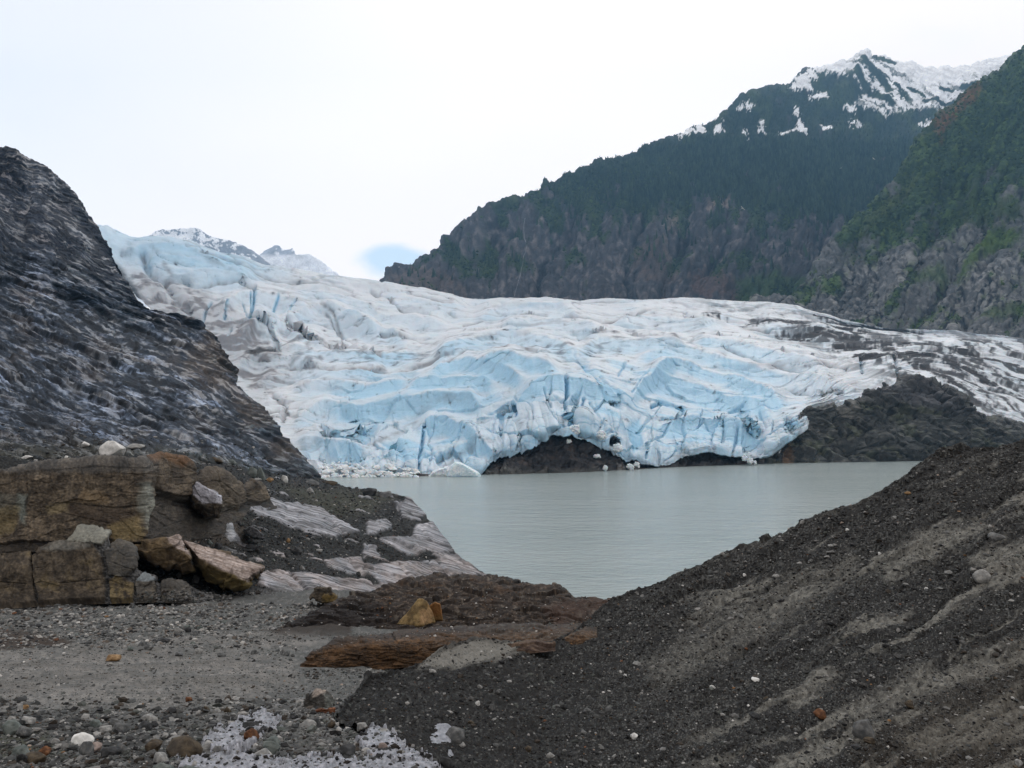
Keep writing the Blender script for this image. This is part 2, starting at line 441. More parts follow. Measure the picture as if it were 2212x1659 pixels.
# ------------------------------------------------------------------ forested mountain with the snow summit
MTN = None
def mountain():
    global MTN
    sky_ = [(790, 640, 2500), (815, 611, 2500), (870, 570, 2550), (950, 531, 2600), (990, 482, 2600), (1050, 456, 2650), (1100, 427, 2700), (1150, 411, 2750),
            (1210, 386, 2800), (1290, 356, 2850), (1350, 334, 2900), (1450, 303, 3000), (1500, 285, 3050), (1560, 246, 3150), (1600, 216, 3250), (1640, 196, 3350), (1670, 188, 3400),
            (1700, 185, 3450), (1740, 155, 3600), (1780, 140, 3700), (1830, 127, 3800), (1870, 113, 3850), (1900, 118, 3850), (1940, 135, 3900), (2000, 148, 3950), (2080, 145, 4000), (2130, 135, 4000), (2180, 124, 4000), (2300, 118, 4000)]
    base = [(700, 680, 1900), (1000, 690, 1900), (1300, 700, 1880), (1700, 720, 1850), (2000, 760, 1850), (2300, 800, 1850)]
    mid = [(745, 660, 2150), (1000, 590, 2150), (1250, 540, 2200), (1500, 500, 2250), (1750, 470, 2300), (2000, 450, 2400), (2300, 440, 2500)]
    up = [(770, 650, 2350), (900, 580, 2380), (1050, 505, 2420), (1250, 430, 2520), (1450, 375, 2650), (1650, 310, 2850), (1800, 290, 3000), (2000, 290, 3100), (2300, 290, 3200)]
    back = [(p[0] + 10, p[1] + 60, p[2] + 500) for p in sky_]
    p = Patch([base, mid, up, sky_, back], 1000, 460, by_u=True)
    U, V = p.U, p.V
    w = fbm(U / 160, V / 160, 4, 1) * 40
    # ribs and gullies run down the wall
    r = ridge((U + 0.35 * V + w) / 85, V / 330, 5, 11, 0.55)
    edge = sm(p.T, 0.0, 0.1)
    p.push((44 * (r - 0.55) + 12 * fbm(U / 60, V / 60, 5, 21)) * (0.45 + 0.55 * sm(V, 150, 420)), 0.2)
    p.push(3.2 * ridge(U / 14 + w / 30, V / 22, 4, 41) + 2.0 * fbm(U / 7, V / 7, 3, 45))
    U, V = p.U, p.V
    n1 = fbm(U / 45, V / 60, 5, 51); n2_ = fbm(U / 14, V / 18, 4, 52); n3_ = fbm(U / 130, V / 130, 3, 53)
    rockc = mixc(flat((0.056, 0.056, 0.064), U), (0.135, 0.125, 0.128), sm(n2_ + 0.4 * n1, -0.1, 0.6))
    green = mixc(flat((0.022, 0.036, 0.028), U), (0.042, 0.062, 0.030), sm(n1 - n2_ * 0.3, -0.1, 0.5))
    up_t = sm(V, 520, 360) * 0.9
    veg = sm(n1 * 0.9 + n3_ * 0.6 + up_t - 0.22 - 0.25 * sm(V, 560, 640), -0.12, 0.22)
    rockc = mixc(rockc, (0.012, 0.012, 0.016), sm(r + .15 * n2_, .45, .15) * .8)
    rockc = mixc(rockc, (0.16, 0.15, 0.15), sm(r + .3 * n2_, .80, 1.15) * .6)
    c = mixc(rockc, green, np.clip(veg, 0, 1))
    # reddish and pale rock scars
    for poly, col in (([(1523, 445), (1560, 425), (1580, 428), (1572, 450), (1525, 458)], (0.20, 0.165, 0.145)), ([(1440, 480), (1456, 468), (1460, 500), (1436, 505)], (0.17, 0.15, 0.135)),
                      ([(1420, 520), (1440, 520), (1445, 545), (1425, 540)], (0.13, 0.11, 0.10)),
                      ([(1490, 590), (1530, 575), (1560, 600), (1600, 610), (1600, 640), (1540, 645), (1490, 630)], (0.10, 0.068, 0.062)),
                      ([(1370, 545), (1410, 520), (1440, 560), (1470, 600), (1440, 630), (1380, 600)], (0.095, 0.078, 0.075)),
                      ([(830, 605), (900, 580), (980, 600), (1010, 640), (900, 640)], (0.10, 0.08, 0.075)),
                      ([(1880, 370), (1925, 330), (1900, 390), (1860, 440)], (0.12, 0.08, 0.065))):
        c = mixc(c, col, area(U, V, poly, 9, 16 * n2_ + 8 * n1) * (0.45 + 0.4 * sm(n2_, -0.3, 0.4)))
    # bright alder slope
    c = mixc(c, (0.034, 0.062, 0.022), area(U, V, [(1590, 600), (1660, 590), (1745, 600), (1725, 680), (1600, 690)], 12, 14 * n2_) * 0.85)
    # snow
    wob = 7 * n2_ + 12 * fbm(U / 4 + V / 14, V / 8, 4, 61) + 9 * (ridge((U + .5 * V) / 8, V / 26, 3, 62) - .6)
    snow = area(U, V, [(1735, 150), (1790, 95), (1880, 80), (2300, 80), (2300, 290), (2060, 235), (1960, 235), (1900, 250), (1850, 220), (1870, 190), (1840, 160), (1800, 152)], 4, wob)
    for q in ([(1700, 195), (1720, 172), (1742, 160), (1756, 150), (1768, 165), (1745, 180), (1770, 192), (1720, 200)], [(1745, 205), (1785, 195), (1790, 210), (1750, 215)],
              [(1712, 240), (1722, 235), (1728, 265), (1745, 290), (1700, 292), (1722, 280)], [(1770, 278), (1790, 275), (1800, 285), (1775, 290)],
              [(1595, 240), (1615, 225), (1630, 228), (1608, 246)], [(1545, 280), (1560, 262), (1562, 292), (1540, 300)], [(1600, 285), (1613, 280), (1616, 296), (1604, 300)],
              [(1630, 292), (1645, 262), (1652, 290)], [(1500, 285), (1520, 262), (1524, 290), (1508, 300)], [(1465, 300), (1492, 285), (1510, 300), (1470, 306)], [(1670, 295), (1720, 285), (1690, 300)],
              [(1830, 270), (1862, 262), (1865, 275), (1838, 280)], [(1985, 268), (2035, 260), (2025, 278), (1988, 280)], [(2055, 240), (2075, 225), (2070, 245)], [(1820, 232), (1850, 228), (1848, 242), (1825, 243)]):
        snow = np.maximum(snow, area(U, V, q, 1.0, wob * 0.75 - 1.0))
    # crags that stand out of the snowfield in slanting bands
    a = 0.62; Ur = U * math.cos(a) + V * math.sin(a); Vr = -U * math.sin(a) + V * math.cos(a)
    crag = sm(fbm(Ur / 60, Vr / 10, 5, 71) + 0.35 * fbm(U / 9, V / 7, 3, 73) - 0.08, 0.0, 0.12)
    crag *= np.maximum(area(U, V, [(1850, 125), (1890, 118), (1960, 170), (1990, 225), (1900, 250), (1800, 180)], 18, wob) * 1.0,
                       area(U, V, [(1990, 190), (2150, 160), (2160, 260), (2000, 255)], 14, wob) * 0.8)
    ridge_rock = np.maximum.reduce([stroke(U, V, [(1868, 130), (1895, 160), (1920, 195)], 9), stroke(U, V, [(1850, 150), (1880, 200), (1925, 222)], 8), stroke(U, V, [(1890, 120), (1930, 140)], 5),
                            stroke(U, V, [(2000, 215), (2060, 225)], 7), stroke(U, V, [(2080, 192), (2106, 188)], 8), stroke(U, V, [(2030, 192), (2060, 194)], 4), stroke(U, V, [(1960, 190), (2000, 205)], 3)])
    snow = snow * (1 - np.clip(np.maximum(crag, sm(ridge_rock + 0.25 * n2_, 0.3, 0.5)), 0, 1))
    c = mixc(c, (0.90, 0.91, 0.93), snow)
    p.snow = snow; p.veg = veg
    MTN = p
    tag(p.build('mountain', M_ROCK_FAR, c, 0.85), 'dark wooded mountain wall rising to a snow summit', 'mountain', kind='structure')
mountain()

# ------------------------------------------------------------------ right-hand rocky slope
SLOPE = None
def right_slope():
    global SLOPE
    base = [(1540, 690, 1620), (1710, 712, 1500), (1950, 770, 1250), (2212, 790, 1120), (2480, 800, 1060)]
    low = [(1585, 672, 1640), (1740, 650, 1560), (1950, 655, 1400), (2212, 650, 1260), (2480, 650, 1180)]
    sky_ = [(1600, 668, 1680), (1665, 661, 1670), (1710, 648, 1670), (1740, 600, 1690), (1790, 550, 1700), (1840, 490, 1720), (1880, 440, 1750), (1930, 390, 1770), (1980, 320, 1800), (2000, 285, 1820), (2040, 250, 1840),
            (2070, 220, 1860), (2100, 190, 1880), (2150, 160, 1900), (2180, 130, 1920), (2212, 110, 1930), (2350, 30, 1980), (2480, -20, 2000)]
    mid = [(1600, 668, 1660), (1760, 620, 1640), (1900, 520, 1600), (2100, 420, 1580), (2300, 350, 1560), (2480, 300, 1550)]
    back = [(p[0] + 30, p[1] + 60, p[2] + 300) for p in sky_]
    p = Patch([base, low, mid, sky_, back], 620, 560)
    U, V = p.U, p.V
    a = math.radians(122)                             # ribs fall to the lower left
    ca, sa = math.cos(a), math.sin(a)
    al = U * ca + V * sa; ac = -U * sa + V * ca
    w = fbm(U / 120, V / 120, 4, 3) * 30
    r = ridge((ac + w) / 75, al / 300, 5, 5, 0.55)
    p.push(46 * (r - 0.5) + 12 * fbm(U / 70, V / 70, 5, 15), 0.15)
    h, e, rr = facets((ac + w * 0.5) / 26, al / 70, 25)
    p.push((6 * h + 5 * ridge(ac / 16 + w / 20, al / 30, 4, 35) + 2.5 * fbm(U / 8, V / 8, 3, 36)) * sm(V, 130, 420) + 3 * fbm(U / 12, V / 12, 4, 37))
    n1 = fbm(ac / 40, al / 90, 5, 41); n2_ = fbm(U / 12, V / 10, 4, 42); n3_ = fbm(U / 120, V / 90, 3, 43)
    rock = mixc(flat((0.11, 0.115, 0.12), U), (0.25, 0.25, 0.245), sm(n2_ + n1 * .6, -0.2, 0.7))
    rock = mixc(rock, (0.030, 0.032, 0.038), sm(n1 * 0.8 - n2_ * 0.7, 0.1, 0.6))
    green = mixc(flat((0.032, 0.056, 0.034), U), (0.068, 0.108, 0.040), sm(n2_ + 0.6 * n1, -0.1, 0.6))
    veg = sm(n1 * 0.8 + 0.6 * n3_ + 0.35 * n2_ + 1.5 * sm(V + 0.25 * (U - 1900), 640, 300) - 0.35, -0.25, 0.3)
    rock = mixc(rock, (0.21, 0.21, 0.205), sm(r + .3 * n2_, .75, 1.1) * .6)  # light crests and dark gullies painted in, standing in for directional light
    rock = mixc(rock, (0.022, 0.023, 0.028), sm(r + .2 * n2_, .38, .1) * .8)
    c = mixc(rock, green, veg)
    wob = 10 * n2_ + 10 * n1
    for poly, col, k in (([(1900, 450), (1960, 380), (1990, 400), (1860, 530), (1820, 570)], (0.075, 0.10, 0.04), .7),
                         ([(2060, 600), (2110, 530), (2212, 480), (2212, 520), (2120, 560), (2080, 620)], (0.06, 0.10, 0.022), .9),
                         ([(2020, 480), (2100, 420), (2212, 440), (2212, 470), (2080, 500)], (0.035, 0.06, 0.02), .8),
                         ([(2020, 270), (2080, 215), (2120, 195), (2070, 250), (2030, 310)], (0.15, 0.075, 0.04), .8),
                         ([(1960, 590), (2040, 575), (2050, 600), (1980, 620)], (0.05, 0.085, 0.03), .7),
                         ([(2100, 690), (2200, 670), (2212, 690), (2130, 700)], (0.06, 0.10, 0.03), .6)):
        c = mixc(c, col, area(U, V, poly, 10, wob) * k)
    p.veg = veg
    SLOPE = p
    tag(p.build('rocky_slope', M_ROCK_FAR, c, 0.75), 'steep grey rock slope with green scrub beside the glacier', 'slope', kind='structure')
right_slope()

# ------------------------------------------------------------------ glacier
GLA = None
GROOVES = [([(306, 550), (323, 588), (355, 611), (372, 635), (407, 663)], 5, 10), ([(395, 607), (419, 617), (466, 614), (513, 621), (548, 633)], 2.5, 7), ([(505, 696), (524, 706), (548, 706), (576, 718), (595, 741), (599, 775)], 3, 9), ([(619, 706), (655, 740), (693, 758), (740, 768)], 3, 8),
           ([(626, 717), (669, 746), (732, 757), (823, 774)], 2.5, 7), ([(823, 740), (929, 740), (1006, 722), (1083, 708)], 2.5, 5), ([(802, 633), (837, 650), (865, 679), (925, 683)], 2.5, 6), ([(626, 803), (714, 810), (837, 803), (978, 778)], 2.5, 5), ([(560, 842), (640, 832), (720, 836), (820, 826)], 2.5, 5),
           ([(690, 672), (720, 700), (742, 730), (735, 748)], 2, 4), ([(700, 690), (755, 745), (790, 762)], 2, 4), ([(330, 640), (380, 655), (430, 690)], 5, 7), ([(430, 560), (520, 590), (640, 620), (760, 640)], 2, 4), ([(880, 640), (960, 660), (1060, 668)], 2, 4), ([(1000, 700), (1080, 690), (1180, 694)], 2, 4),
           ([(1030, 768), (1100, 752), (1160, 760)], 2, 4), ([(960, 800), (1010, 770), (1060, 762)], 2, 4), ([(1220, 690), (1300, 700), (1380, 690)], 2, 5), ([(1400, 720), (1500, 735), (1620, 742)], 2, 5), ([(1340, 690), (1420, 676), (1480, 684)], 2, 4), ([(1560, 760), (1650, 790), (1760, 815)], 2, 5),
           ([(1250, 735), (1330, 725), (1400, 735)], 2, 5), ([(1480, 690), (1560, 700), (1660, 716)], 2.5, 5), ([(590, 860), (620, 880), (610, 910)], 3, 6), ([(640, 905), (600, 890), (560, 900)], 3, 4), ([(1690, 770), (1760, 782), (1830, 800)], 2.5, 5), ([(1620, 830), (1720, 850), (1820, 850)], 2, 5)]
CRESTS = [([(274, 542), (304, 532), (367, 540), (407, 548), (447, 566), (548, 600)], 4, 14), ([(466, 694), (486, 682), (505, 696)], 8, 12), ([(505, 802), (548, 785), (618, 788), (691, 802)], 9, 9), ([(697, 687), (749, 708), (785, 722), (879, 739)], 11, 18), ([(548, 706), (576, 712), (618, 711), (653, 739), (700, 760)], 10, 12), ([(330, 580), (380, 588), (450, 602), (540, 622)], 8, 12),
          ([(932, 826), (971, 795), (995, 788), (1041, 795), (1129, 812)], 11, 8), ([(886, 847), (943, 835), (992, 830), (1066, 823)], 10, 7), ([(1048, 796), (1101, 783), (1161, 782), (1203, 796)], 9, 7), ([(840, 887), (932, 872), (1020, 868), (1036, 880)], 12, 8),
          ([(610, 702), (690, 673), (767, 707), (823, 738)], 11, 22), ([(640, 957), (679, 953), (742, 970), (790, 975)], 10, 9), ([(905, 926), (930, 915), (962, 913), (999, 936), (1034, 962)], 12, 12), ([(985, 972), (1020, 962), (1048, 963), (1066, 984)], 9, 8),
          ([(1405, 822), (1457, 805), (1507, 812), (1575, 829), (1640, 855), (1690, 880)], 11, 9), ([(1370, 846), (1416, 823), (1476, 840), (1554, 866), (1618, 883), (1665, 896)], 11, 8), ([(1430, 918), (1500, 916), (1554, 919), (1597, 932), (1644, 949)], 11, 7),
          ([(1034, 690), (1083, 673), (1203, 673), (1250, 684)], 7, 8), ([(1090, 720), (1147, 701), (1224, 711), (1290, 724)], 8, 8), ([(940, 778), (1013, 749), (1101, 731), (1171, 735), (1250, 758)], 10, 12), ([(1246, 758), (1294, 739), (1404, 752), (1470, 770)], 9, 10),
          ([(560, 830), (640, 806), (740, 812), (830, 800)], 8, 8), ([(640, 850), (700, 838), (800, 842), (880, 830)], 8, 7), ([(640, 912), (700, 885), (760, 893), (850, 880)], 9, 10), ([(620, 770), (700, 780), (800, 776), (900, 760)], 7, 7), ([(480, 665), (520, 640), (600, 650), (660, 672)], 8, 12),
          ([(1120, 850), (1180, 826), (1260, 836), (1310, 856)], 9, 7), ([(1500, 745), (1580, 752), (1680, 775), (1780, 800)], 8, 9), ([(1540, 790), (1620, 795), (1720, 820), (1800, 842)], 8, 8), ([(1330, 700), (1400, 692), (1500, 700), (1560, 712)], 6, 7), ([(1380, 775), (1460, 770), (1560, 790)], 8, 8),
          ([(640, 640), (720, 650), (830, 690), (960, 700)], 7, 10), ([(820, 660), (900, 655), (1000, 668)], 5, 7), ([(300, 560), (380, 562), (460, 586), (560, 606)], 5, 14), ([(1640, 700), (1720, 712), (1800, 735)], 6, 7), ([(1700, 840), (1780, 838), (1860, 846)], 6, 6), ([(430, 735), (500, 742), (560, 722)], 7, 8), ([(520, 750), (556, 712), (590, 728), (610, 760)], 10, 16)]
def glacier():
    global GLA
    toe = [(560, 1036, 380), (690, 1033, 374), (760, 1035, 374), (850, 1031, 378), (940, 1030, 382), (1035, 1029, 386), (1052, 1006, 392), (1075, 990, 398), (1110, 983, 404), (1150, 970, 408), (1190, 946, 412), (1232, 938, 416),
           (1262, 952, 418), (1300, 967, 424), (1345, 994, 430), (1400, 1004, 436), (1445, 1006, 446), (1480, 986, 456), (1530, 977, 462), (1585, 986, 468), (1630, 990, 474), (1662, 985, 480), (1690, 966, 488), (1722, 942, 497), (1744, 926, 508),
           (1752, 905, 545), (1780, 893, 600), (1880, 878, 640), (1950, 850, 660), (2050, 868, 660), (2110, 905, 640), (2212, 920, 630), (2420, 935, 630)]
    tu = np.linspace(560, 2420, 520); tv = np.interp(tu, [q[0] for q in toe], [q[1] for q in toe]); tY = np.interp(tu, [q[0] for q in toe], [q[2] for q in toe])
    jag = 3.0 * fbm(tu / 40, tu * 0, 3, 7) + 2.2 * facets(tu / 15, tu * 0 + .5, 8)[0] + 1.3 * n2(tu / 4, tu * 0, 9)
    jag = jag * (1 + 1.3 * sm(tu, 1030, 1080) * sm(tu, 1420, 1360))
    toe = list(zip(tu, tv + jag, tY + 2 * n2(tu / 30, tu * 0, 10)))
    under = [(p[0], p[1] + 4, p[2] + 45) for p in toe]
    lv = 10 + 3 * n2(tu / 20, tu * 0 + 3, 11)
    lip = [(p[0], p[1] - q, p[2] + 2 + 2 * r_) for p, q, r_ in zip(toe, lv, n2(tu / 18, tu * 0 + 6, 12))]
    C = [(520, 930, 470), (700, 955, 440), (850, 945, 445), (1000, 925, 455), (1100, 885, 465), (1200, 850, 470), (1300, 862, 478), (1400, 905, 492), (1500, 928, 505), (1600, 922, 520), (1690, 905, 530), (1735, 890, 550), (1800, 862, 640), (1880, 835, 690), (1950, 800, 720), (2050, 812, 720), (2120, 842, 700), (2212, 868, 690), (2420, 905, 690)]
    D = [(470, 860, 580), (700, 850, 570), (900, 830, 575), (1050, 790, 585), (1150, 766, 590), (1250, 772, 595), (1400, 820, 610), (1550, 858, 630), (1700, 850, 670), (1800, 820, 730), (1900, 788, 790), (2000, 770, 810), (2100, 785, 790), (2212, 815, 770), (2420, 860, 760)]
    E = [(400, 775, 760), (600, 790, 740), (750, 780, 750), (900, 768, 760), (1050, 752, 765), (1200, 743, 770), (1350, 748, 780), (1500, 768, 800), (1650, 772, 840), (1800, 764, 870), (1950, 750, 890), (2100, 758, 880), (2212, 775, 860), (2420, 812, 850)]
    Fr = [(350, 695, 980), (500, 707, 960), (650, 728, 960), (800, 737, 970), (950, 723, 990), (1100, 713, 1000), (1250, 708, 1010), (1400, 712, 1020), (1550, 718, 1030), (1700, 722, 1040), (1850, 728, 1040), (2000, 734, 1020), (2212, 752, 990), (2420, 775, 960)]
    G = [(260, 610, 1180), (400, 622, 1170), (520, 642, 1170), (650, 665, 1180), (800, 678, 1200), (1000, 682, 1220), (1200, 680, 1230), (1400, 680, 1230), (1600, 690, 1220), (1750, 703, 1190), (1900, 719, 1150), (2050, 728, 1110), (2212, 743, 1060), (2420, 760, 1020)]
    H = [(200, 545, 1400), (300, 562, 1380), (400, 575, 1380), (500, 596, 1380), (650, 628, 1390), (800, 645, 1400), (1000, 660, 1420), (1200, 664, 1420), (1400, 665, 1400), (1600, 673, 1360), (1750, 690, 1300), (1900, 712, 1220), (2050, 723, 1150), (2212, 738, 1090), (2420, 752, 1050)]
    top = [(170, 470, 1650), (205, 485, 1640), (225, 484, 1640), (245, 493, 1630), (300, 517, 1620), (350, 516, 1600), (400, 524, 1590), (440, 545, 1580), (520, 564, 1570), (590, 580, 1560), (700, 596, 1560), (820, 612, 1560), (900, 626, 1560), (1000, 640, 1560), (1090, 649, 1550),
           (1200, 652, 1540), (1300, 648, 1520), (1400, 655, 1500), (1500, 652, 1480), (1600, 660, 1440), (1700, 668, 1380), (1760, 684, 1320), (1850, 698, 1250), (1950, 715, 1200), (2050, 719, 1160), (2120, 722, 1130), (2212, 734, 1100), (2420, 748, 1060)]
    back = [(p[0], p[1] + 40, p[2] + 250) for p in top]
    p = Patch([under, toe, lip, C, D, E, Fr, G, H, top, back], 1150, 560, by_u=True,
              gaps=[14, 10, 78, 84, 60, 48, 40, 26, 18, 8])
    U, V, T = p.U, p.V, p.T
    t0 = p.rowt[1]
    fr = 0.30 + 0.70 * sm(T, t0, t0 + 0.03)                          # keeps the toe line clean
    b = np.log(np.exp(np.log(p.Y).mean(1, keepdims=True)) / 400.0) * np.ones_like(U)
    b = b + (T - 0.4) * 0.25
    wx = fbm(U / 260, b / 0.16, 4, 1); wy = fbm(U / 220 + 9, b / 0.14 + 4, 4, 2)
    x = U + 70 * wx; y = b + 0.055 * wy
    front = sm(V, 760, 880) * sm(U, 620, 760) * sm(U, 1820, 1650)     # broken, clean lower ice
    # long swells following the flow
    d = 10 * fbm(x / 260, y / 0.12, 2, 5)
    f1, f2, r, _, _ = cells(x / 130, y / 0.075, 7)
    d += (0.2 + 0.4 * front) * 11 * f1 ** 1.3
    rg = ridge(x / 180, y / 0.066, 3, 9, 0.30)
    d += (1 - 0.75 * front) * 9 * (rg - 0.5)
    crease = np.clip(1 - np.abs(n2(x / 210, y / 0.050, 17)) / 0.06, 0, 1)
    fine = np.clip(1 - np.abs(n2(x / 120, y / 0.022, 18) + .3 * n2(x / 40, y / 0.01, 20)) / 0.07, 0, 1)
    d -= (1 - 0.6 * front) * (3.5 * crease + .8 * fine)
    d += 0.6 * fbm(U / 30, b / 0.03, 4, 19)
    step = np.zeros_like(U); lee = np.zeros_like(U)
    for pts, A, ld in CRESTS:
        xs = [q[0] for q in pts]; vv = np.interp(U, xs, [q[1] for q in pts])
        vv = vv + 2.5 * fbm(U / 30, U * 0 + xs[0], 3, 3)
        on = sm(U, xs[0] - 15, xs[0] + 25) * sm(U, xs[-1] + 15, xs[-1] - 25)
        s = V - vv
        step += A * on * 1.7 * np.where(s < 0, np.exp(-(s / 32) ** 2), np.exp(-np.maximum(s, 0) / ld) - 0.35 * np.exp(-((s - 22) / 15) ** 2) * sm(s, 0, 12))
        lee = np.maximum(lee, on * sm(s, -1, 3) * sm(s, 30, 10))
    p.push(d * fr, 0.45)
    p.push(step * fr, 0.55)
    gro = np.zeros_like(U)
    for pts, w_, dep in GROOVES:
        k = stroke(U, V, pts, w_) * (.55 + .45 * sm(n2(U / 12, V / 9, 5), -.5, .3)); p.push(-1.6 * dep * stroke(U, V, pts, w_ * 1.5)); gro = np.maximum(gro, k)
    # ------------ broken seracs over the rock hump and along the right front
    ser = np.maximum(area(U, V, [(1040, 1000), (1050, 900), (1075, 850), (1180, 830), (1290, 850), (1345, 905), (1330, 960), (1250, 950), (1190, 960), (1100, 990)], 16, 8 * wx),
                     0.75 * area(U, V, [(1370, 870), (1480, 880), (1600, 930), (1700, 910), (1740, 930), (1680, 980), (1600, 990), (1520, 975), (1440, 1000), (1390, 960)], 16, 8 * wy))
    ser = np.maximum(ser, 0.55 * area(U, V, [(690, 1030), (700, 950), (860, 940), (1030, 900), (1060, 960), (1040, 1025)], 20, 8 * wx))
    q = 14 * fbm(U / 60, V / 60, 3, 23); q2 = 14 * fbm(U / 60 + 5, V / 60, 3, 24)
    h1, e1, s1 = facets((U + q) / 52 + 0.25 * (V - 900) / 60, (V + q2) / 62, 27, 0.85, 1.4)
    h2, e2, s2 = facets((U + q2) / 27, (V + q) / 32, 29, 0.9, 1.3)
    cr1 = np.clip(1 - e1 / 0.10, 0, 1); cr2 = np.clip(1 - e2 / 0.11, 0, 1)
    for hol in ([(690, 928), (760, 920), (814, 932), (795, 962), (765, 968), (700, 950)], [(1600, 915), (1630, 915), (1650, 945), (1605, 950)], [(1240, 766), (1262, 775), (1330, 850), (1345, 880), (1310, 868), (1262, 800)]):
        ser = ser * (1 - area(U, V, hol, 10))
    p.push(ser * fr * (13 * h1 + 1.5 * h2 - 11 * cr1 ** 1.5 - 1.5 * cr2 ** 2))
    # facets over the clean lower ice in general
    h3, e3, s3 = facets(x / 85, (b + 0.02 * wx) / 0.05, 33, 0.9, 1.2)
    p.push(front * (1 - ser) * fr * (4 * h3 - 3 * np.clip(1 - e3 / 0.035, 0, 1)))
    # ------------ surveyed crevasses, hollows and undercuts
    blue = np.zeros_like(U); dirt = np.zeros_like(U)
    for pts, w, dep, bl in (
        ([(549, 634), (548, 655), (542, 680), (537, 702)], 2.5, 14, .75), ([(541, 645), (544, 668), (538, 690)], 1.8, 9, .7), ([(524, 655), (532, 680), (535, 700)], 1.6, 7, .5), ([(456, 655), (447, 668), (438, 692)], 3, 12, .7), ([(492, 662), (486, 690)], 2.5, 9, .7),
        ([(500, 715), (492, 738)], 2.5, 9, .5), ([(600, 652), (590, 672)], 2.5, 8, .8), ([(640, 665), (618, 690)], 2.5, 8, .6),
        ([(1222, 828), (1225, 850), (1223, 880), (1238, 905), (1247, 930)], 3.2, 22, 1), ([(1262, 860), (1250, 905), (1240, 930)], 2.5, 14, .8), ([(1108, 872), (1116, 902)], 3, 16, 1), ([(1176, 843), (1181, 858), (1190, 876)], 2.2, 12, .6),
        ([(1080, 890), (1083, 938)], 2.5, 14, .4), ([(1127, 945), (1115, 972)], 2.5, 12, .3), ([(1097, 872), (1066, 905), (1062, 930)], 2, 8, .4), ([(1275, 868), (1288, 900)], 2, 9, .6), ([(1305, 905), (1290, 940)], 2, 9, .3),
        ([(917, 924), (907, 993), (905, 1022)], 3, 20, .8), ([(1005, 938), (972, 962)], 2, 7, .6), ([(1010, 925), (1045, 965)], 2, 8, .2), ([(700, 950), (712, 1000)], 2, 6, .2),
        ([(1410, 876), (1430, 872), (1479, 883)], 3, 18, .9), ([(1430, 905), (1460, 912)], 2.5, 10, .5), ([(1566, 922), (1560, 955)], 2.5, 10, .3), ([(1593, 937), (1586, 967), (1583, 985)], 2.5, 13, .4),
        ([(1399, 962), (1396, 990)], 3, 14, .8), ([(1425, 980), (1426, 1004)], 2.5, 14, .3), ([(1576, 893), (1605, 888)], 2.5, 10, .8), ([(1640, 900), (1655, 930)], 2, 9, .2),
        ([(1860, 778), (1863, 805)], 3, 9, .5), ([(1932, 770), (1938, 805)], 2.5, 9, 0), ([(1300, 812), (1320, 835), (1345, 870)], 2.5, 8, .7), ([(1365, 850), (1400, 815)], 2, 7, .8), ([(1335, 815), (1350, 790)], 2, 6, .8)):
        k = stroke(U, V, pts, w); p.push(-.75 * dep * k); blue = np.maximum(blue, bl * stroke(U, V, pts, w * 1.6))
    for poly, dep, bl, up in (([(690, 928), (760, 920), (814, 932), (795, 962), (765, 968), (700, 950)], 20, .55, 0), ([(732, 894), (800, 910), (842, 893), (828, 917), (790, 922), (735, 905)], 14, .5, 0),
                          ([(822, 958), (850, 958), (884, 978), (870, 990), (835, 972)], 16, .9, 0), ([(1240, 766), (1262, 775), (1330, 850), (1345, 880), (1310, 868), (1262, 800)], 17, .9, 0),
                          ([(1575, 900), (1600, 895), (1650, 935), (1640, 950), (1600, 930)], 15, .8, 0), ([(1690, 912), (1745, 912), (1720, 930), (1695, 935)], 9, .8, 0), ([(1607, 925), (1625, 925), (1645, 940), (1635, 950), (1612, 940)], 24, 1, 0),
                          ([(1320, 950), (1336, 955), (1338, 966), (1322, 962)], 26, 0, 0), ([(680, 960), (700, 975), (850, 995), (700, 1000)], 8, .4, 0), ([(1350, 920), (1385, 900), (1390, 960), (1370, 980)], 6, .9, 0),
                          ([(1065, 880), (1100, 870), (1105, 905), (1085, 915)], 7, .15, 0)):
        k = area(U, V, poly, 9, 3 * wx); p.push(-.6 * dep * k); blue = np.maximum(blue, bl * k)
    # ------------ colour of the ice itself: weathered white, clean blue, grit
    N = p.N
    face = sm(-N[..., 1] * 0.9 - N[..., 2] * 0.55, -0.1, 0.5)        # fresh broken faces are clean ice
    n1 = fbm(x / 120, y / 0.06, 5, 61); n2_ = fbm(U / 30, b / 0.03, 4, 62); n3_ = fbm(U / 300, V / 160, 3, 63)
    cen = area(U, V, [(700, 1030), (680, 900), (850, 800), (1100, 770), (1350, 780), (1600, 850), (1740, 900), (1700, 1000)], 60, 20 * wx)
    upl = area(U, V, [(150, 460), (480, 540), (620, 590), (520, 620), (330, 590), (250, 580)], 30, 10 * wx)
    bl = np.clip(np.maximum(blue, cen * (0.25 + 0.55 * face + 0.5 * sm(n1, -0.1, 0.6)) * 0.85 + 0.5 * upl + 0.10 + 0.12 * front + 0.25 * sm(n1 + n2_ * .3, 0.1, 0.6)), 0, 1)
    bl = np.clip(bl + lee * (0.25 + 0.5 * sm(U, 640, 850) * sm(V, 700, 800) * sm(U, 1760, 1600)), 0, 1)
    c = mixc(flat((0.64, 0.667, 0.695), U), (0.53, 0.537, 0.56), sm(n2_ - .4 * n1, 0, .8))
    c = mixc(c, (0.29, 0.52, 0.69), bl * 0.88)
    c = mixc(c, (0.15, 0.40, 0.60), np.clip(blue * 1.1 - 0.35, 0, 1) * 0.8)
    # grey-brown grit along the flow bands and in creases
    band = sm(fbm(x / 260, y / 0.028, 5, 71) + 0.25 * n2_, 0.12, 0.75)
    band *= 0.25 + 0.75 * sm(n3_ + 0.3 - 0.8 * cen, -0.2, 0.6)
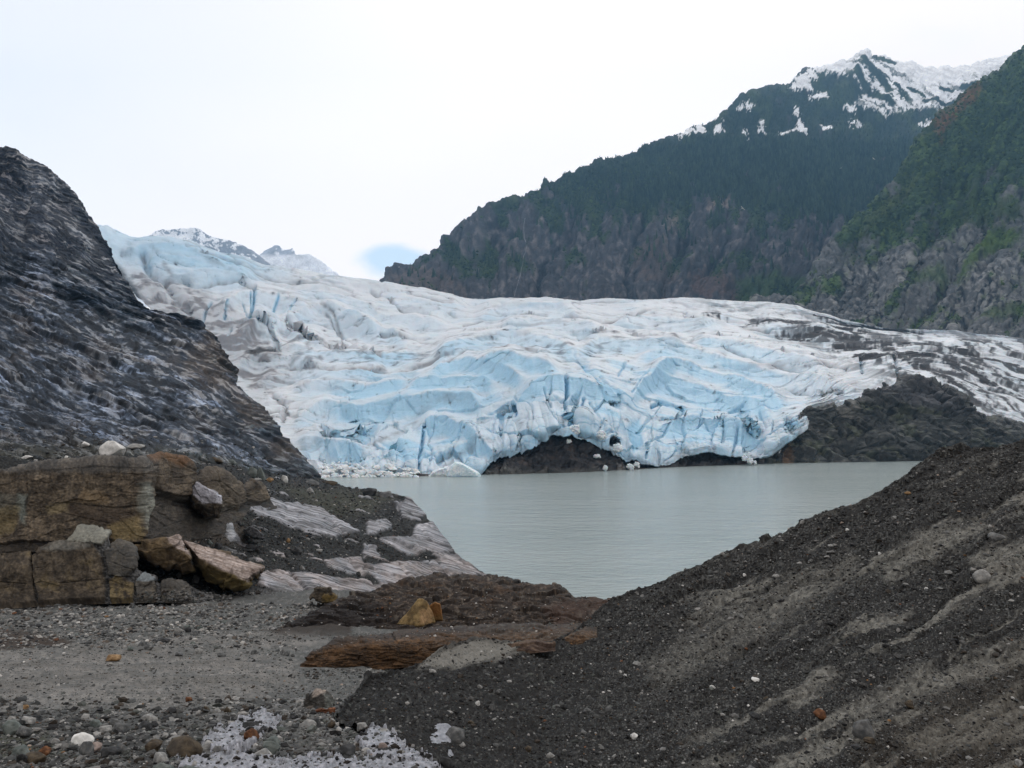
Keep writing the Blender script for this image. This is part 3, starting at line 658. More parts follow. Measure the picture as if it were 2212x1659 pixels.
    dirt = np.maximum(dirt, 0.55 * band); dirt = np.maximum(dirt, .85 * gro)
    dirt = np.maximum(dirt, 0.5 * crease * (1 - .8 * front) * sm(n2_ + n1, -0.4, 0.5))
    dirt = np.maximum(dirt, 0.35 * fine * (1 - .7 * front) * sm(fbm(x / 90, y / .05, 3, 64), 0.0, .5))
    leftd = area(U, V, [(270, 560), (420, 610), (560, 720), (640, 820), (560, 870), (480, 800), (300, 690)], 40, 20 * wx)
    midd = area(U, V, [(600, 720), (900, 760), (1200, 735), (1500, 720), (1500, 760), (1200, 775), (1000, 790), (650, 820)], 30, 20 * wy)
    dirt = np.maximum(dirt, np.clip(leftd * (0.44 + 0.9 * sm(n1 + n2_ * .8, -0.15, 0.6)) + midd * 0.75 * sm(n1 * .7 + n2_, -0.1, 0.6), 0, 1))
    for pts, w, k in (([(786, 980), (800, 966), (862, 933), (905, 907)], 5, .6), ([(786, 975), (786, 1005)], 4, .5), ([(880, 905), (980, 870), (1050, 850)], 6, .35), ([(960, 1005), (1040, 960), (1060, 955)], 7, .5),
                      ([(540, 620), (470, 590), (420, 560)], 5, .5), ([(330, 545), (370, 600), (430, 650)], 7, .8), ([(300, 640), (360, 680), (450, 690)], 12, .6), ([(500, 705), (590, 715)], 4, .6),
                      ([(640, 700), (700, 740), (760, 760)], 3, .4), ([(590, 740), (640, 775), (690, 800)], 4, .5), ([(1250, 610), (1180, 590)], 3, 0)):
        dirt = np.maximum(dirt, k * stroke(U, V, pts, w) * sm(n2_, -0.6, 0.3))
    toe_d = sm(T, t0 + 0.06, t0 + 0.0) * sm(n2_ + 0.5 * n1 + .5 * n2(U / 7, V / 40, 66), -0.4, 0.4) * 0.6 * sm(U, 880, 960)
    dirt = np.maximum(dirt, toe_d)
    c = mixc(c, (0.15, 0.14, 0.145), np.clip(dirt, 0, 1) * 0.88)
    # rock-strewn ice: left medial lump, and the right margin's dark bands
    deb = area(U, V, [(529, 775), (560, 757), (597, 762), (594, 782), (548, 789)], 5, 6 * n2_)
    uu = np.arange(1400, 2460, 10.0); gl = np.cumsum(10 * (0.06 + 0.42 * sm(uu, 1720, 2150)))
    rr = U; ra = V - np.interp(U, uu, gl)
    right = area(U, V, [(1520, 655), (1760, 690), (1950, 712), (2130, 722), (2420, 742), (2420, 960), (2110, 900), (1930, 820), (1860, 800), (1780, 760), (1680, 735)], 40, 25 * wy)
    st = fbm((rr + 40 * wx) / 130, (ra + 12 * wy) / 15, 5, 81) + 0.3 * fbm(U / 12, V / 7, 4, 82)
    deb = np.maximum(deb, right * sm(st + 0.12 * sm(U, 1650, 1950), -0.08, 0.36) * 0.95)
    for pts, w in (([(1676, 727), (1747, 727), (1825, 731), (1895, 741), (1960, 745)], 6), ([(1520, 684), (1552, 686)], 5), ([(1610, 700), (1680, 700), (1720, 708)], 4), ([(1851, 774), (1922, 769), (1982, 785), (2040, 816), (2099, 855)], 6),
                   ([(1960, 765), (2020, 775), (2080, 800), (2150, 830)], 6), ([(1800, 752), (1870, 748), (1930, 755)], 5), ([(2000, 745), (2100, 765), (2212, 800)], 5), ([(1760, 690), (1850, 705), (1990, 722)], 4), ([(1700, 705), (1800, 712), (1900, 728)], 4)):
        deb = np.maximum(deb, sm(stroke(U, V, pts, w * 1.3) + 0.7 * n2_ + .4 * fbm(U / 8, V / 5, 3, 83), 0.3, 0.9))
    c = mixc(c, (0.055, 0.055, 0.058), np.clip(deb, 0, 1))
    c = mixc(c, (0.015, 0.018, 0.022), stroke(U, V, [(238, 565), (262, 590), (285, 625), (300, 650)], 9) * 0.9)  # shadowed gap between cliff and ice, painted dark
    c = mixc(c, (0.02, 0.03, 0.04), area(U, V, [(1320, 950), (1336, 955), (1338, 966), (1322, 962)], 3))  # darkness inside the melt hole painted onto the ice
    p.deb = deb
    GLA = p
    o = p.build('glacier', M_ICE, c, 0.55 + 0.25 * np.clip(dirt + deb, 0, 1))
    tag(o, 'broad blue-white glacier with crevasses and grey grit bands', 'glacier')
    return o
GLACIER = glacier()

# ------------------------------------------------------------------ bare rock hill at the right end of the ice front
def rock_hill():
    base = [(1560, 1012, 470), (1640, 1003, 484), (1800, 1001, 494), (2000, 997.5, 514), (2212, 996, 522), (2420, 994, 534)]
    m1 = [(1600, 1000, 482), (1680, 975, 498), (1730, 940, 510), (1800, 930, 520), (2000, 920, 535), (2212, 935, 545), (2420, 940, 550)]
    top = [(1610, 998, 490), (1655, 988, 500), (1692, 962, 510), (1722, 925, 518), (1726, 888, 528), (1760, 874, 534), (1830, 872, 545), (1880, 852, 556), (1900, 832, 566), (1950, 818, 575), (1995, 815, 580), (2050, 838, 580), (2090, 865, 575), (2118, 893, 570), (2170, 903, 568), (2212, 908, 568), (2420, 915, 568)]
    bk = [(p[0], p[1] + 25, p[2] + 60) for p in top]
    p = Patch([base, m1, top, bk], 520, 230, by_u=True)
    U, V = p.U, p.V
    w = fbm(U / 90, V / 60, 4, 4) * 20
    h, e, r = facets((U + w) / 60, (V - 0.2 * U + w) / 28, 5)
    h2, e2, r2 = facets((U + w) / 20, (V - 0.25 * U) / 11, 6)
    h0, e0, r0 = facets((U + w) / 120, (V - 0.25 * U + w) / 46, 15)
    p.push(sm(p.T, 0, .05) * (8 * h0 - 3 * np.clip(1 - e0 / .05, 0, 1) + 11 * h + 6 * h2 + 8 * fbm(U / 40, V / 30, 5, 7) - 4 * np.clip(1 - e / 0.1, 0, 1)))
    n1 = fbm(U / 60, (V - .2 * U) / 25, 5, 8); n2_ = fbm(U / 14, (V - .25 * U) / 6, 4, 9)
    c = mixc(flat((0.030, 0.033, 0.033), U), (0.080, 0.082, 0.076), sm(n2_ + .5 * n1, 0, .7))
    c = mixc(c, (0.07, 0.08, 0.05), sm(n1, 0.1, 0.6) * 0.6)
    c = mixc(c, (0.015, 0.016, 0.019), sm(-n2_ + n1 * .3, 0.2, 0.7))
    c = mixc(c, (0.12, 0.075, 0.045), area(U, V, [(1690, 1005), (1690, 970), (1705, 950), (1715, 1005)], 8, 8 * n2_) * .8)
    c = mixc(c, (0.17, 0.165, 0.15), area(U, V, [(1815, 885), (1850, 880), (1850, 900), (1820, 900)], 8, 8 * n2_) * .6)
    c = mixc(c, (0.045, 0.046, 0.052), area(U, V, [(1880, 850), (1950, 810), (2000, 805), (2120, 900), (2000, 880)], 10, 8 * n2_) * .7)
    c = 1.3 * c * ((.7 + .6 * r[1]) * (.8 + .4 * r2[1]))[..., None]
    tag(p.build('rock_hill', M_ROCK_FAR, c, 0.6), 'bare dark grey-green rock hill at the end of the ice front', 'hill', kind='structure')
rock_hill()

# ------------------------------------------------------------------ left mountainside: wet layered bedrock
HILL = None
def hillside():
    global HILL
    L = [
     [(-480, 1000, 60), (300, 1000, 72), (450, 1016, 100), (550, 1028, 158), (640, 1040, 260), (692, 1042, 345)],
     [(-480, 985, 62), (300, 980, 75), (450, 1000, 105), (550, 1012, 165), (640, 1024, 270), (690, 1032, 348)],
     [(-480, 880, 82), (200, 918, 100), (450, 942, 160), (560, 945, 260), (628, 968, 350)],
     [(-480, 770, 110), (250, 848, 145), (450, 868, 235), (520, 850, 320), (568, 885, 360)],
     [(-480, 650, 150), (200, 738, 205), (380, 775, 290), (470, 790, 350), (512, 832, 372)],
     [(-480, 570, 190), (100, 615, 225), (240, 665, 285), (400, 712, 370), (465, 728, 385), (505, 802, 385)],
     [(-480, 535, 200), (100, 585, 232), (240, 645, 300), (330, 690, 385), (402, 692, 400), (460, 722, 400)],
     [(-480, 450, 230), (100, 500, 262), (250, 590, 350), (318, 680, 410), (335, 688, 410)],
     [(-480, 370, 265), (80, 420, 295), (190, 500, 360), (268, 608, 410), (285, 632, 410)],
     [(-480, 255, 300), (0, 318, 315), (30, 326, 318), (70, 346, 325), (110, 371, 338), (150, 411, 352), (180, 452, 372), (205, 492, 390), (238, 565, 405)],
     [(-480, 300, 380), (0, 350, 395), (110, 410, 410), (180, 490, 430), (230, 580, 450)]]
    p = Patch(L, 980, 760)
    # carry each row round the back of the silhouette
    U, V, S, T = p.U, p.V, p.S, p.T
    Tp = T * 760
    w = fbm(U / 110, Tp / 70, 4, 1); w2 = fbm(U / 50 + 3, Tp / 40, 4, 2)
    upper = sm(T, 0.60, 0.68)
    edge = sm(S, 1.0, 0.93)
    # overlapping slabs: long tilted facets and stepped ledges along the bedding, which dips to the right
    th = math.radians(23); wv = 20 * fbm(U / 260, V / 200, 2, 3)
    x = U * math.cos(th) + V * math.sin(th) + 10 * w; y = -U * math.sin(th) + V * math.cos(th) + wv + 1.5 * w2 + 3 * w
    h, e, r = facets(x / 190, y / 24, 5, 0.95, 1.3)
    h2, e2, r2 = facets(x / 75 + w * .6, y / 10, 6, 0.95, 1.3)
    h3, e3, r3 = facets(x / 30, y / 5, 7, 0.95, 1.3)
    saw = lambda q: np.where((q - np.floor(q)) < .8, (q - np.floor(q)) / .8, (1 - (q - np.floor(q))) / .2)
    led = saw(y / 38 + 0.5 * w) * 8 + saw(y / 15 + 0.7 * w2 + .4 * w) * 3.5
    h4, e4, r4 = facets(x / 15, y / 5.5, 8, 0.95, 1.3)
    h0, e0, r0 = facets(x / 420 + .2 * w, y / 46, 15, 0.95, 1.2)
    lo = (9 * h0 - 4 * np.clip(1 - e0 / .05, 0, 1) + 7 * h + 3.6 * h2 + 2.0 * h3 + 1.3 * h4 + .42 * led - 3.5 * np.clip(1 - e / .05, 0, 1) * (r[3] > .4))
    hu, eu, ru = facets((U + 20 * w2) / 60, Tp / 130, 8, 0.95, 1.2)
    hi = 12 * fbm(U / 70, Tp / 120, 5, 9) + 6 * hu + 1.8 * h3 + 1.5 * h4 + 3 * ridge(U / 28 + w, Tp / 60, 4, 10)
    p.push(blur(lo * (1 - upper) + .9 * hi * upper, 2) * (0.8 + 0.2 * edge))
    p.push(1.3 * fbm(x / 10, y / 3.5, 4, 12) + .9 * facets(x / 8, y / 4, 13)[0])
    n1 = fbm(x / 90, y / 28, 5, 21); n2_ = fbm(x / 44, y / 6, 5, 22); n3_ = fbm(x / 10, y / 3, 3, 23)
    c = mixc(flat((0.016, 0.020, 0.026), U), (0.072, 0.084, 0.104), sm(n2_ + .5 * n3_, -0.2, 0.7))
    c = mixc(c, (0.044, 0.034, 0.034), sm(n1 + 0.2 * n2_, 0.1, 0.6) * 0.75)
    c = mixc(c, (0.012, 0.013, 0.014), sm(-n1 + 0.5 * n2_, 0.15, 0.7) * 0.8)
    # pale scoured streaks, with the wet rock's sheen painted in
    pale = sm(fbm(x / 130, y / 7, 5, 31) + 0.45 * n3_ + 0.3 * n1, 0.22, 0.60) * (1 - 0.5 * upper)
    for pts, k in (([(60, 595), (130, 620), (200, 655)], 1), ([(120, 985), (200, 880), (120, 855)], 0), ([(150, 915), (230, 940), (330, 980)], .5), ([(100, 890), (180, 930), (260, 960)], .4),
                   ([(350, 925), (450, 955), (560, 985)], .7), ([(420, 950), (520, 990), (600, 1015)], .8), ([(180, 860), (300, 905)], .6), ([(120, 870), (230, 905)], .7), ([(320, 865), (420, 880)], .6)):
        pale = np.maximum(pale, 1.3 * k * stroke(U, V, pts, 10) * sm(n2_ + n3_ * .6, -0.3, 0.2))
    c = mixc(c, (0.27, 0.29, 0.345), np.clip(pale, 0, 1) * (.22 + .55 * sm(fbm(U / 150, V / 110, 3, 77), -.3, .4)))
    c = mixc(c, (0.012, 0.012, 0.013), np.clip(1 - e0 / .05, 0, 1) * .8 + np.clip(1 - e / .05, 0, 1) * .6 + .6 * np.clip(1 - e2 / .06, 0, 1) * (r2[3] > .6))  # ledge shadows painted as dark lines along facet edges
    c = mixc(c, (0.058, 0.044, 0.036), sm(fbm(U / 110, V / 70, 4, 78) + .3 * n2_, .25, .65) * .45)
    c = c * np.array([.86, 1.0, 1.16], np.float32)
    tone = (.55 + .9 * r2[1]) * (.65 + .7 * r3[1]) * (.7 + .6 * r4[1])
    c = c * blur(tone, 1)[..., None]
    # upper dome: smoother and darker, pale seams
    dome = mixc(flat((0.015, 0.019, 0.027), U), (0.052, 0.058, 0.070), sm(n1 + .4 * n3_, 0, .6))
    dome = dome * np.array([.88, 1.0, 1.14], np.float32)
    dome = dome * (.6 + .8 * r3[1] * (.6 + .8 * r4[1]))[..., None]
    dome = mixc(dome, (0.22, 0.22, 0.24), sm(fbm(U / 40 + w, Tp / 22, 5, 41) + 0.3 * n3_, 0.35, 0.6) * sm(U, 260, 60) * .8)
    c = c * (1 - upper[..., None]) + dome * upper[..., None]
    # brown iron-stained bluff on the skyline and foot of the wall
    br = area(U, V, [(405, 760), (450, 715), (490, 760), (515, 835), (440, 840), (400, 800)], 14, 10 * n2_) + area(U, V, [(505, 850), (580, 880), (585, 925), (520, 930)], 12, 10 * n2_) + area(U, V, [(560, 955), (620, 950), (660, 1000), (600, 1000)], 12, 10 * n2_)
    c = mixc(c, (0.060, 0.046, 0.036), np.clip(br, 0, 1) * (0.4 + 0.5 * sm(n2_, -.3, .3)))
    c = mixc(c, (0.03, 0.031, 0.034), area(U, V, [(600, 1000), (660, 990), (700, 1045), (560, 1045), (560, 1020)], 14, 6 * n2_) * .7)
    # mossy grit along the foot
    c = mixc(c, (0.042, 0.044, 0.038), sm(p.T, 0.085, 0.03) * sm(U, 620, 480) * (0.6 + .4 * sm(n2_, -.4, .2)))
    HILL = p
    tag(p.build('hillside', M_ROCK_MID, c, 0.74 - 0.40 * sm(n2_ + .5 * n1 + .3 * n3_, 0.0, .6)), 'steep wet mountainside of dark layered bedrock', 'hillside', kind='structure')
hillside()

# ------------------------------------------------------------------ shore ledges below it
LEDGE = None
SLABS = [[(566, 1077), (594, 1079), (652, 1115), (691, 1125), (737, 1130), (725, 1165), (660, 1150), (618, 1134), (534, 1101), (513, 1089)], [(605, 1090), (640, 1086), (737, 1126), (769, 1150), (725, 1162), (605, 1120)], [(790, 1128), (838, 1122), (850, 1145), (797, 1152)],
         [(850, 1088), (906, 1084), (932, 1122), (866, 1108)], [(814, 1166), (886, 1160), (944, 1194), (886, 1198)], [(690, 1209), (777, 1209), (797, 1245), (705, 1229)], [(780, 1223), (946, 1209), (1010, 1237), (886, 1270), (826, 1269)],
         [(560, 1240), (605, 1232), (737, 1249), (835, 1271), (780, 1300), (640, 1285), (556, 1262)], [(785, 1178), (812, 1178), (820, 1204), (786, 1206)], [(335, 1105), (380, 1110), (440, 1125), (470, 1150), (400, 1150), (325, 1135)], [(455, 1122), (500, 1133), (505, 1155), (530, 1175), (500, 1170)],
         [(900, 1130), (935, 1125), (985, 1190), (940, 1200), (890, 1160)], [(960, 1200), (1000, 1215), (1045, 1240), (990, 1250), (930, 1225)]]
def shore_ledge():
    global LEDGE
    R = [[(-480, 1345, 43), (300, 1335, 45), (450, 1318, 47), (560, 1305, 49), (700, 1320, 52), (850, 1310, 75), (1000, 1275, 125), (1062, 1248, 139)],
         [(-480, 1320, 44), (300, 1310, 46), (450, 1295, 49), (560, 1276, 53), (700, 1290, 56), (850, 1285, 80), (1000, 1262, 126), (1050, 1241, 139)],
         [(-480, 1200, 50), (300, 1200, 53), (450, 1200, 58), (650, 1200, 75), (850, 1200, 110), (950, 1195, 145), (990, 1200, 154)],
         [(-480, 1100, 54), (300, 1100, 60), (500, 1100, 73), (700, 1110, 115), (850, 1120, 150), (920, 1124, 168), (938, 1137, 172)],
         [(-480, 1030, 59), (300, 1030, 67), (500, 1052, 92), (650, 1072, 145), (800, 1075, 195), (868, 1080, 195), (908, 1100, 190)],
         [(-480, 986, 63), (300, 986, 74), (450, 1004, 104), (550, 1016, 166), (640, 1030, 262), (692, 1036, 330), (740, 1050, 290), (800, 1062, 225), (860, 1067, 205), (880, 1076, 200)],
         [(-480, 1010, 90), (300, 1010, 100), (450, 1020, 140), (640, 1040, 300), (692, 1050, 350), (760, 1075, 300), (860, 1090, 240)]]
    p = Patch(R, 1120, 470)
    U, V, S, T = p.U, p.V, p.S, p.T
    q = V - 0.32 * (U - 600)                           # bedding dips to the right
    w = fbm(U / 80, V / 50, 4, 1); w2 = fbm(U / 30, V / 22, 4, 2)
    fade = sm(S, 1.0, 0.95) * 0.25 + 0.75
    wob = 7 * w + 5 * w2
    slab = np.zeros_like(U)
    for s in SLABS: slab = np.maximum(slab, area(U, V, s, 3, wob * 0.8))
    right = sm(U, 430, 560)
    slab = np.maximum(slab, right * sm(fbm((U + 20 * w) / 90, q / 14, 4, 4) + 0.15 * w2, 0.42, 0.52) * 0.9)
    slab = np.maximum(slab, sm(S, 0.955, 0.985) * sm(w2 + w, -.2, .3) * 0.8)
    h, e, r = facets((U + 12 * w) / 90, (q + 8 * w) / 20, 5, .95, 1.2)
    h2, e2, r2 = facets((U + 8 * w2) / 34, (q + 4 * w) / 8, 6, .95, 1.2)
    p.push(blur(fade * (4 * h + (2.0 - 1.5 * slab) * h2 + 5.0 * slab + 4 * fbm(U / 60, V / 40, 4, 7) - 2.5 * slab * np.clip(1 - e / .07, 0, 1)), 2))
    p.push(fade * (1 - slab) * (1.5 * fbm(U / 9, V / 6, 4, 8) + 1.4 * np.clip(0.42 - cells(U / 7, V / 4.5, 9)[0], 0, 1) * 2.2))
    p.push(slab * (0.35 * fbm(U / 50, q / 6, 3, 10)))
    for pts, wd, dep in (([(628, 1237), (652, 1268), (668, 1285)], 3, 8), ([(755, 1215), (790, 1245), (815, 1280)], 3, 8), ([(860, 1225), (890, 1268)], 2.5, 7), ([(945, 1215), (965, 1240)], 2, 5), ([(920, 1195), (935, 1235)], 2, 5), ([(455, 1122), (500, 1165), (540, 1180)], 4, 8), ([(860, 1100), (885, 1160)], 2.5, 6), ([(720, 1130), (745, 1160)], 2.5, 6)):
        p.push(-dep * stroke(U, V, pts, wd))
    n1 = fbm(U / 70, q / 25, 5, 21); n2_ = fbm(U / 90 + .3 * w, q / 2.6, 4, 22); n3_ = fbm(U / 5, V / 3.5, 3, 23)
    grit = mixc(flat((0.018, 0.019, 0.019), U), (0.048, 0.049, 0.048), sm(n3_ + .4 * n1, 0.05, .8))
    slc = mixc(flat((0.155, 0.155, 0.165), U), (0.265, 0.262, 0.285), sm(n2_ + .3 * n3_, -.25, .5))
    slc = mixc(slc, np.array((0.70, 0.52, 0.42)) * slc[..., :1] * 1.35, sm(V, 1150, 1230) * sm(n1 + .3, -.3, .5) * .5)
    h3, e3, r3 = facets((U + 6 * w2) / 26, q / 6, 11, .95); slc = slc * ((.6 + .75 * r2[1]) * (.75 + .5 * r3[1]))[..., None]
    slc = mixc(slc, (0.035, 0.037, 0.040), sm(-.5 * n2_ - .7 * n1 + .6 * n3_, 0.15, 0.65) * .65)
    slc = mixc(slc, (0.15, 0.165, 0.175), sm(U, 560, 460) * .7)
    c = grit * (1 - slab[..., None]) + slc * slab[..., None]
    c = mixc(c, (0.050, 0.052, 0.034), area(U, V, [(600, 1050), (760, 1060), (850, 1075), (800, 1110), (690, 1110), (640, 1075)], 14, wob) * (1 - slab) * .6)
    c = mixc(c, np.stack([0.05 + .07 * sm(n3_, -.4, .5)] * 3, -1), area(U, V, [(285, 1225), (360, 1230), (480, 1280), (600, 1270), (700, 1290), (700, 1330), (280, 1330)], 10, wob * .5))
    c = mixc(c, (0.07, 0.055, 0.042), area(U, V, [(300, 1080), (400, 1075), (520, 1110), (540, 1180), (330, 1160)], 14, wob) * (1 - slab) * .5)
    c = mixc(c, mixc(flat((0.045, 0.037, 0.028), U), (0.12, 0.095, 0.066), sm(n1 + .6 * n3_, -.3, .6)), area(U, V, [(-200, 1090), (330, 1090), (420, 1160), (400, 1262), (300, 1305), (-200, 1330)], 12, wob))
    p.slab = slab
    LEDGE = p
    tag(p.build('shore_ledge', M_ROCK_MID, c, 0.75 - 0.38 * slab * sm(n2_, -.4, .3)), 'sloping shore of grey and pink slabs strewn with dark grit', 'shore', kind='structure')
shore_ledge()

# ------------------------------------------------------------------ gravel floor
FLOOR = None
CREST = [(728, 1545, 6.6), (741, 1531, 7.4), (797, 1467, 10), (850, 1446, 11.4), (909, 1427, 12.6), (967, 1396, 14.5), (1056, 1382, 16), (1168, 1392, 17), (1236, 1362, 18.5), (1295, 1314, 20.5), (1340, 1287, 22), (1420, 1252, 23), (1500, 1220, 24), (1600, 1180, 25), (1680, 1146, 25.5), (1750, 1115, 26), (1850, 1080, 26.5), (1950, 1020, 27.5), (2030, 975, 28.5), (2100, 957, 29), (2212, 946, 30), (2450, 925, 32), (3100, 880, 38)]
def gravel_floor():
    global FLOOR
    rows = []
    for v, Y in ((2900, 1.45), (2100, 2.4), (1760, 3.35), (1659, 3.95), (1600, 5.1), (1560, 6.2), (1500, 9.5), (1440, 16.5), (1400, 24), (1350, 34), (1310, 45), (1285, 52), (1280, 58)):
        k = max(0, (1500 - v) / 200)
        rows.append([(-800, v + 8 * k, Y), (300, v, Y), (700, v - 4 * k, Y * 1.02), (840, v, Y), (1000, v + 6, Y), (1200, v + 50 + 0.3 * max(0, v - 1450), Y * .98), (1560, v + 330 + 0.5 * max(0, v - 1450), Y * 0.97)])
    p = Patch(rows, 1300, 470, by_u=True, gaps=[70, 60, 110, 60, 42, 62, 62, 42, 52, 42, 26, 8])
    X, Yw = p.P[..., 0].astype(np.float32), p.P[..., 1].astype(np.float32)
    U, V = p.U, p.V
    m = lambda h: h / p.k[..., 0]                      # metres -> plate units
    silt = area(U, V, [(-300, 1425), (200, 1400), (520, 1405), (640, 1430), (640, 1475), (480, 1510), (200, 1525), (-300, 1530)], 26, 16 * fbm(U / 80, V / 30, 4, 3))
    silt = np.maximum(silt, area(U, V, [(300, 1380), (620, 1370), (700, 1385), (640, 1400), (320, 1400)], 10, 6 * fbm(U / 60, V / 10, 3, 4)))
    silt *= .25 + .75 * sm(fbm(U / 70, V / 13, 4, 33), -.55, .1)
    rough = 1 - 0.85 * silt
    hgt = 0.25 * fbm(X / 7, Yw / 9, 4, 11) * sm(Yw, 6, 16) + 0.05 * fbm(X / 1.1, Yw / 1.4, 4, 12)
    near = sm(Yw, 14, 8)
    f1, f2, r, _, _ = cells(X / 0.16, Yw / 0.16, 13); g1, g2, r2, _, _ = cells(X / 0.07, Yw / 0.07, 14)
    hgt += near * rough * (0.05 * np.clip(0.62 - f1, 0, 1) * r[0] + 0.022 * np.clip(0.6 - g1, 0, 1))
    far = sm(Yw, 10, 20)
    k1, k2, q, _, _ = cells(X / 0.55, Yw / 0.9, 15)
    hgt += far * rough * 0.20 * np.clip(0.6 - k1, 0, 1) * q[0]
    hgt += 0.10 * far * fbm(X / 3.0, Yw / 5.0, 4, 16)
    foot_poly = [(q[0], q[1]) for q in CREST] + [(2480, 1900), (1060, 1790), (960, 1694), (900, 1642), (830, 1602), (760, 1574), (722, 1558)]
    hgt -= 0.055 * Yw * area(U, V, foot_poly, 14, -4)
    p.push(m(hgt), 0.9)
    n1 = fbm(X / 2.2, Yw / 3.0, 5, 21); n2_ = fbm(U / 14, V / 7, 4, 22); n3_ = fbm(U / 4, V / 3, 2, 23)
    c = mixc(flat((0.090, 0.093, 0.091), U), (0.185, 0.186, 0.178), sm(n2_ + .4 * n3_, -.2, .6))
    c = mixc(c, (0.034, 0.035, 0.035), rough * sm(n3_ + 0.7 * n2_, 0.0, 0.8) * .8)
    stone = near * rough * sm(0.55 - f1, 0, .08)
    tone = 0.05 + 0.16 * r[1] ** 2
    c = mixc(c, np.stack([tone, tone, tone], -1), stone * (r[2] > .45) * .85)
    c = mixc(c, (0.205, 0.196, 0.184), silt * (0.45 + .4 * sm(n2_, -.4, .4)))
    c = mixc(c, (0.105, 0.102, 0.095), silt * sm(fbm(X / 3, Yw / 5, 4, 27), -.1, .5) * .8)
    c = mixc(c, (0.095, 0.098, 0.098), silt * sm(fbm(U / 160, V / 6, 4, 25), 0.2, .6) * .7)
    dark = area(U, V, [(-200, 1560), (200, 1535), (420, 1560), (560, 1600), (420, 1640), (200, 1680), (-200, 1700)], 30, 20 * n2_)
    c = mixc(c, (0.048, 0.050, 0.050), dark * (0.45 + .35 * sm(n2_, -.3, .3)))
    c = mixc(c, (0.045, 0.034, 0.028), area(U, V, [(-200, 1372), (60, 1366), (160, 1385), (150, 1398), (-200, 1402)], 7, 6 * n2_) * .85)
    c = mixc(c, (0.038, 0.032, 0.028), area(U, V, [(570, 1368), (640, 1345), (760, 1340), (760, 1375), (600, 1378)], 8, 6 * n2_) * .85)
    c = mixc(c, (0.055, 0.060, 0.035), area(U, V, [(-200, 1590), (100, 1590), (150, 1630), (-200, 1640)], 20, 20 * n2_) * .5)
    p.silt = silt
    FLOOR = p
    tag(p.build('gravel_ground', M_SOIL, c, 0.75), 'grey gravel and silt floor below the ledges', 'ground', kind='structure')
gravel_floor()

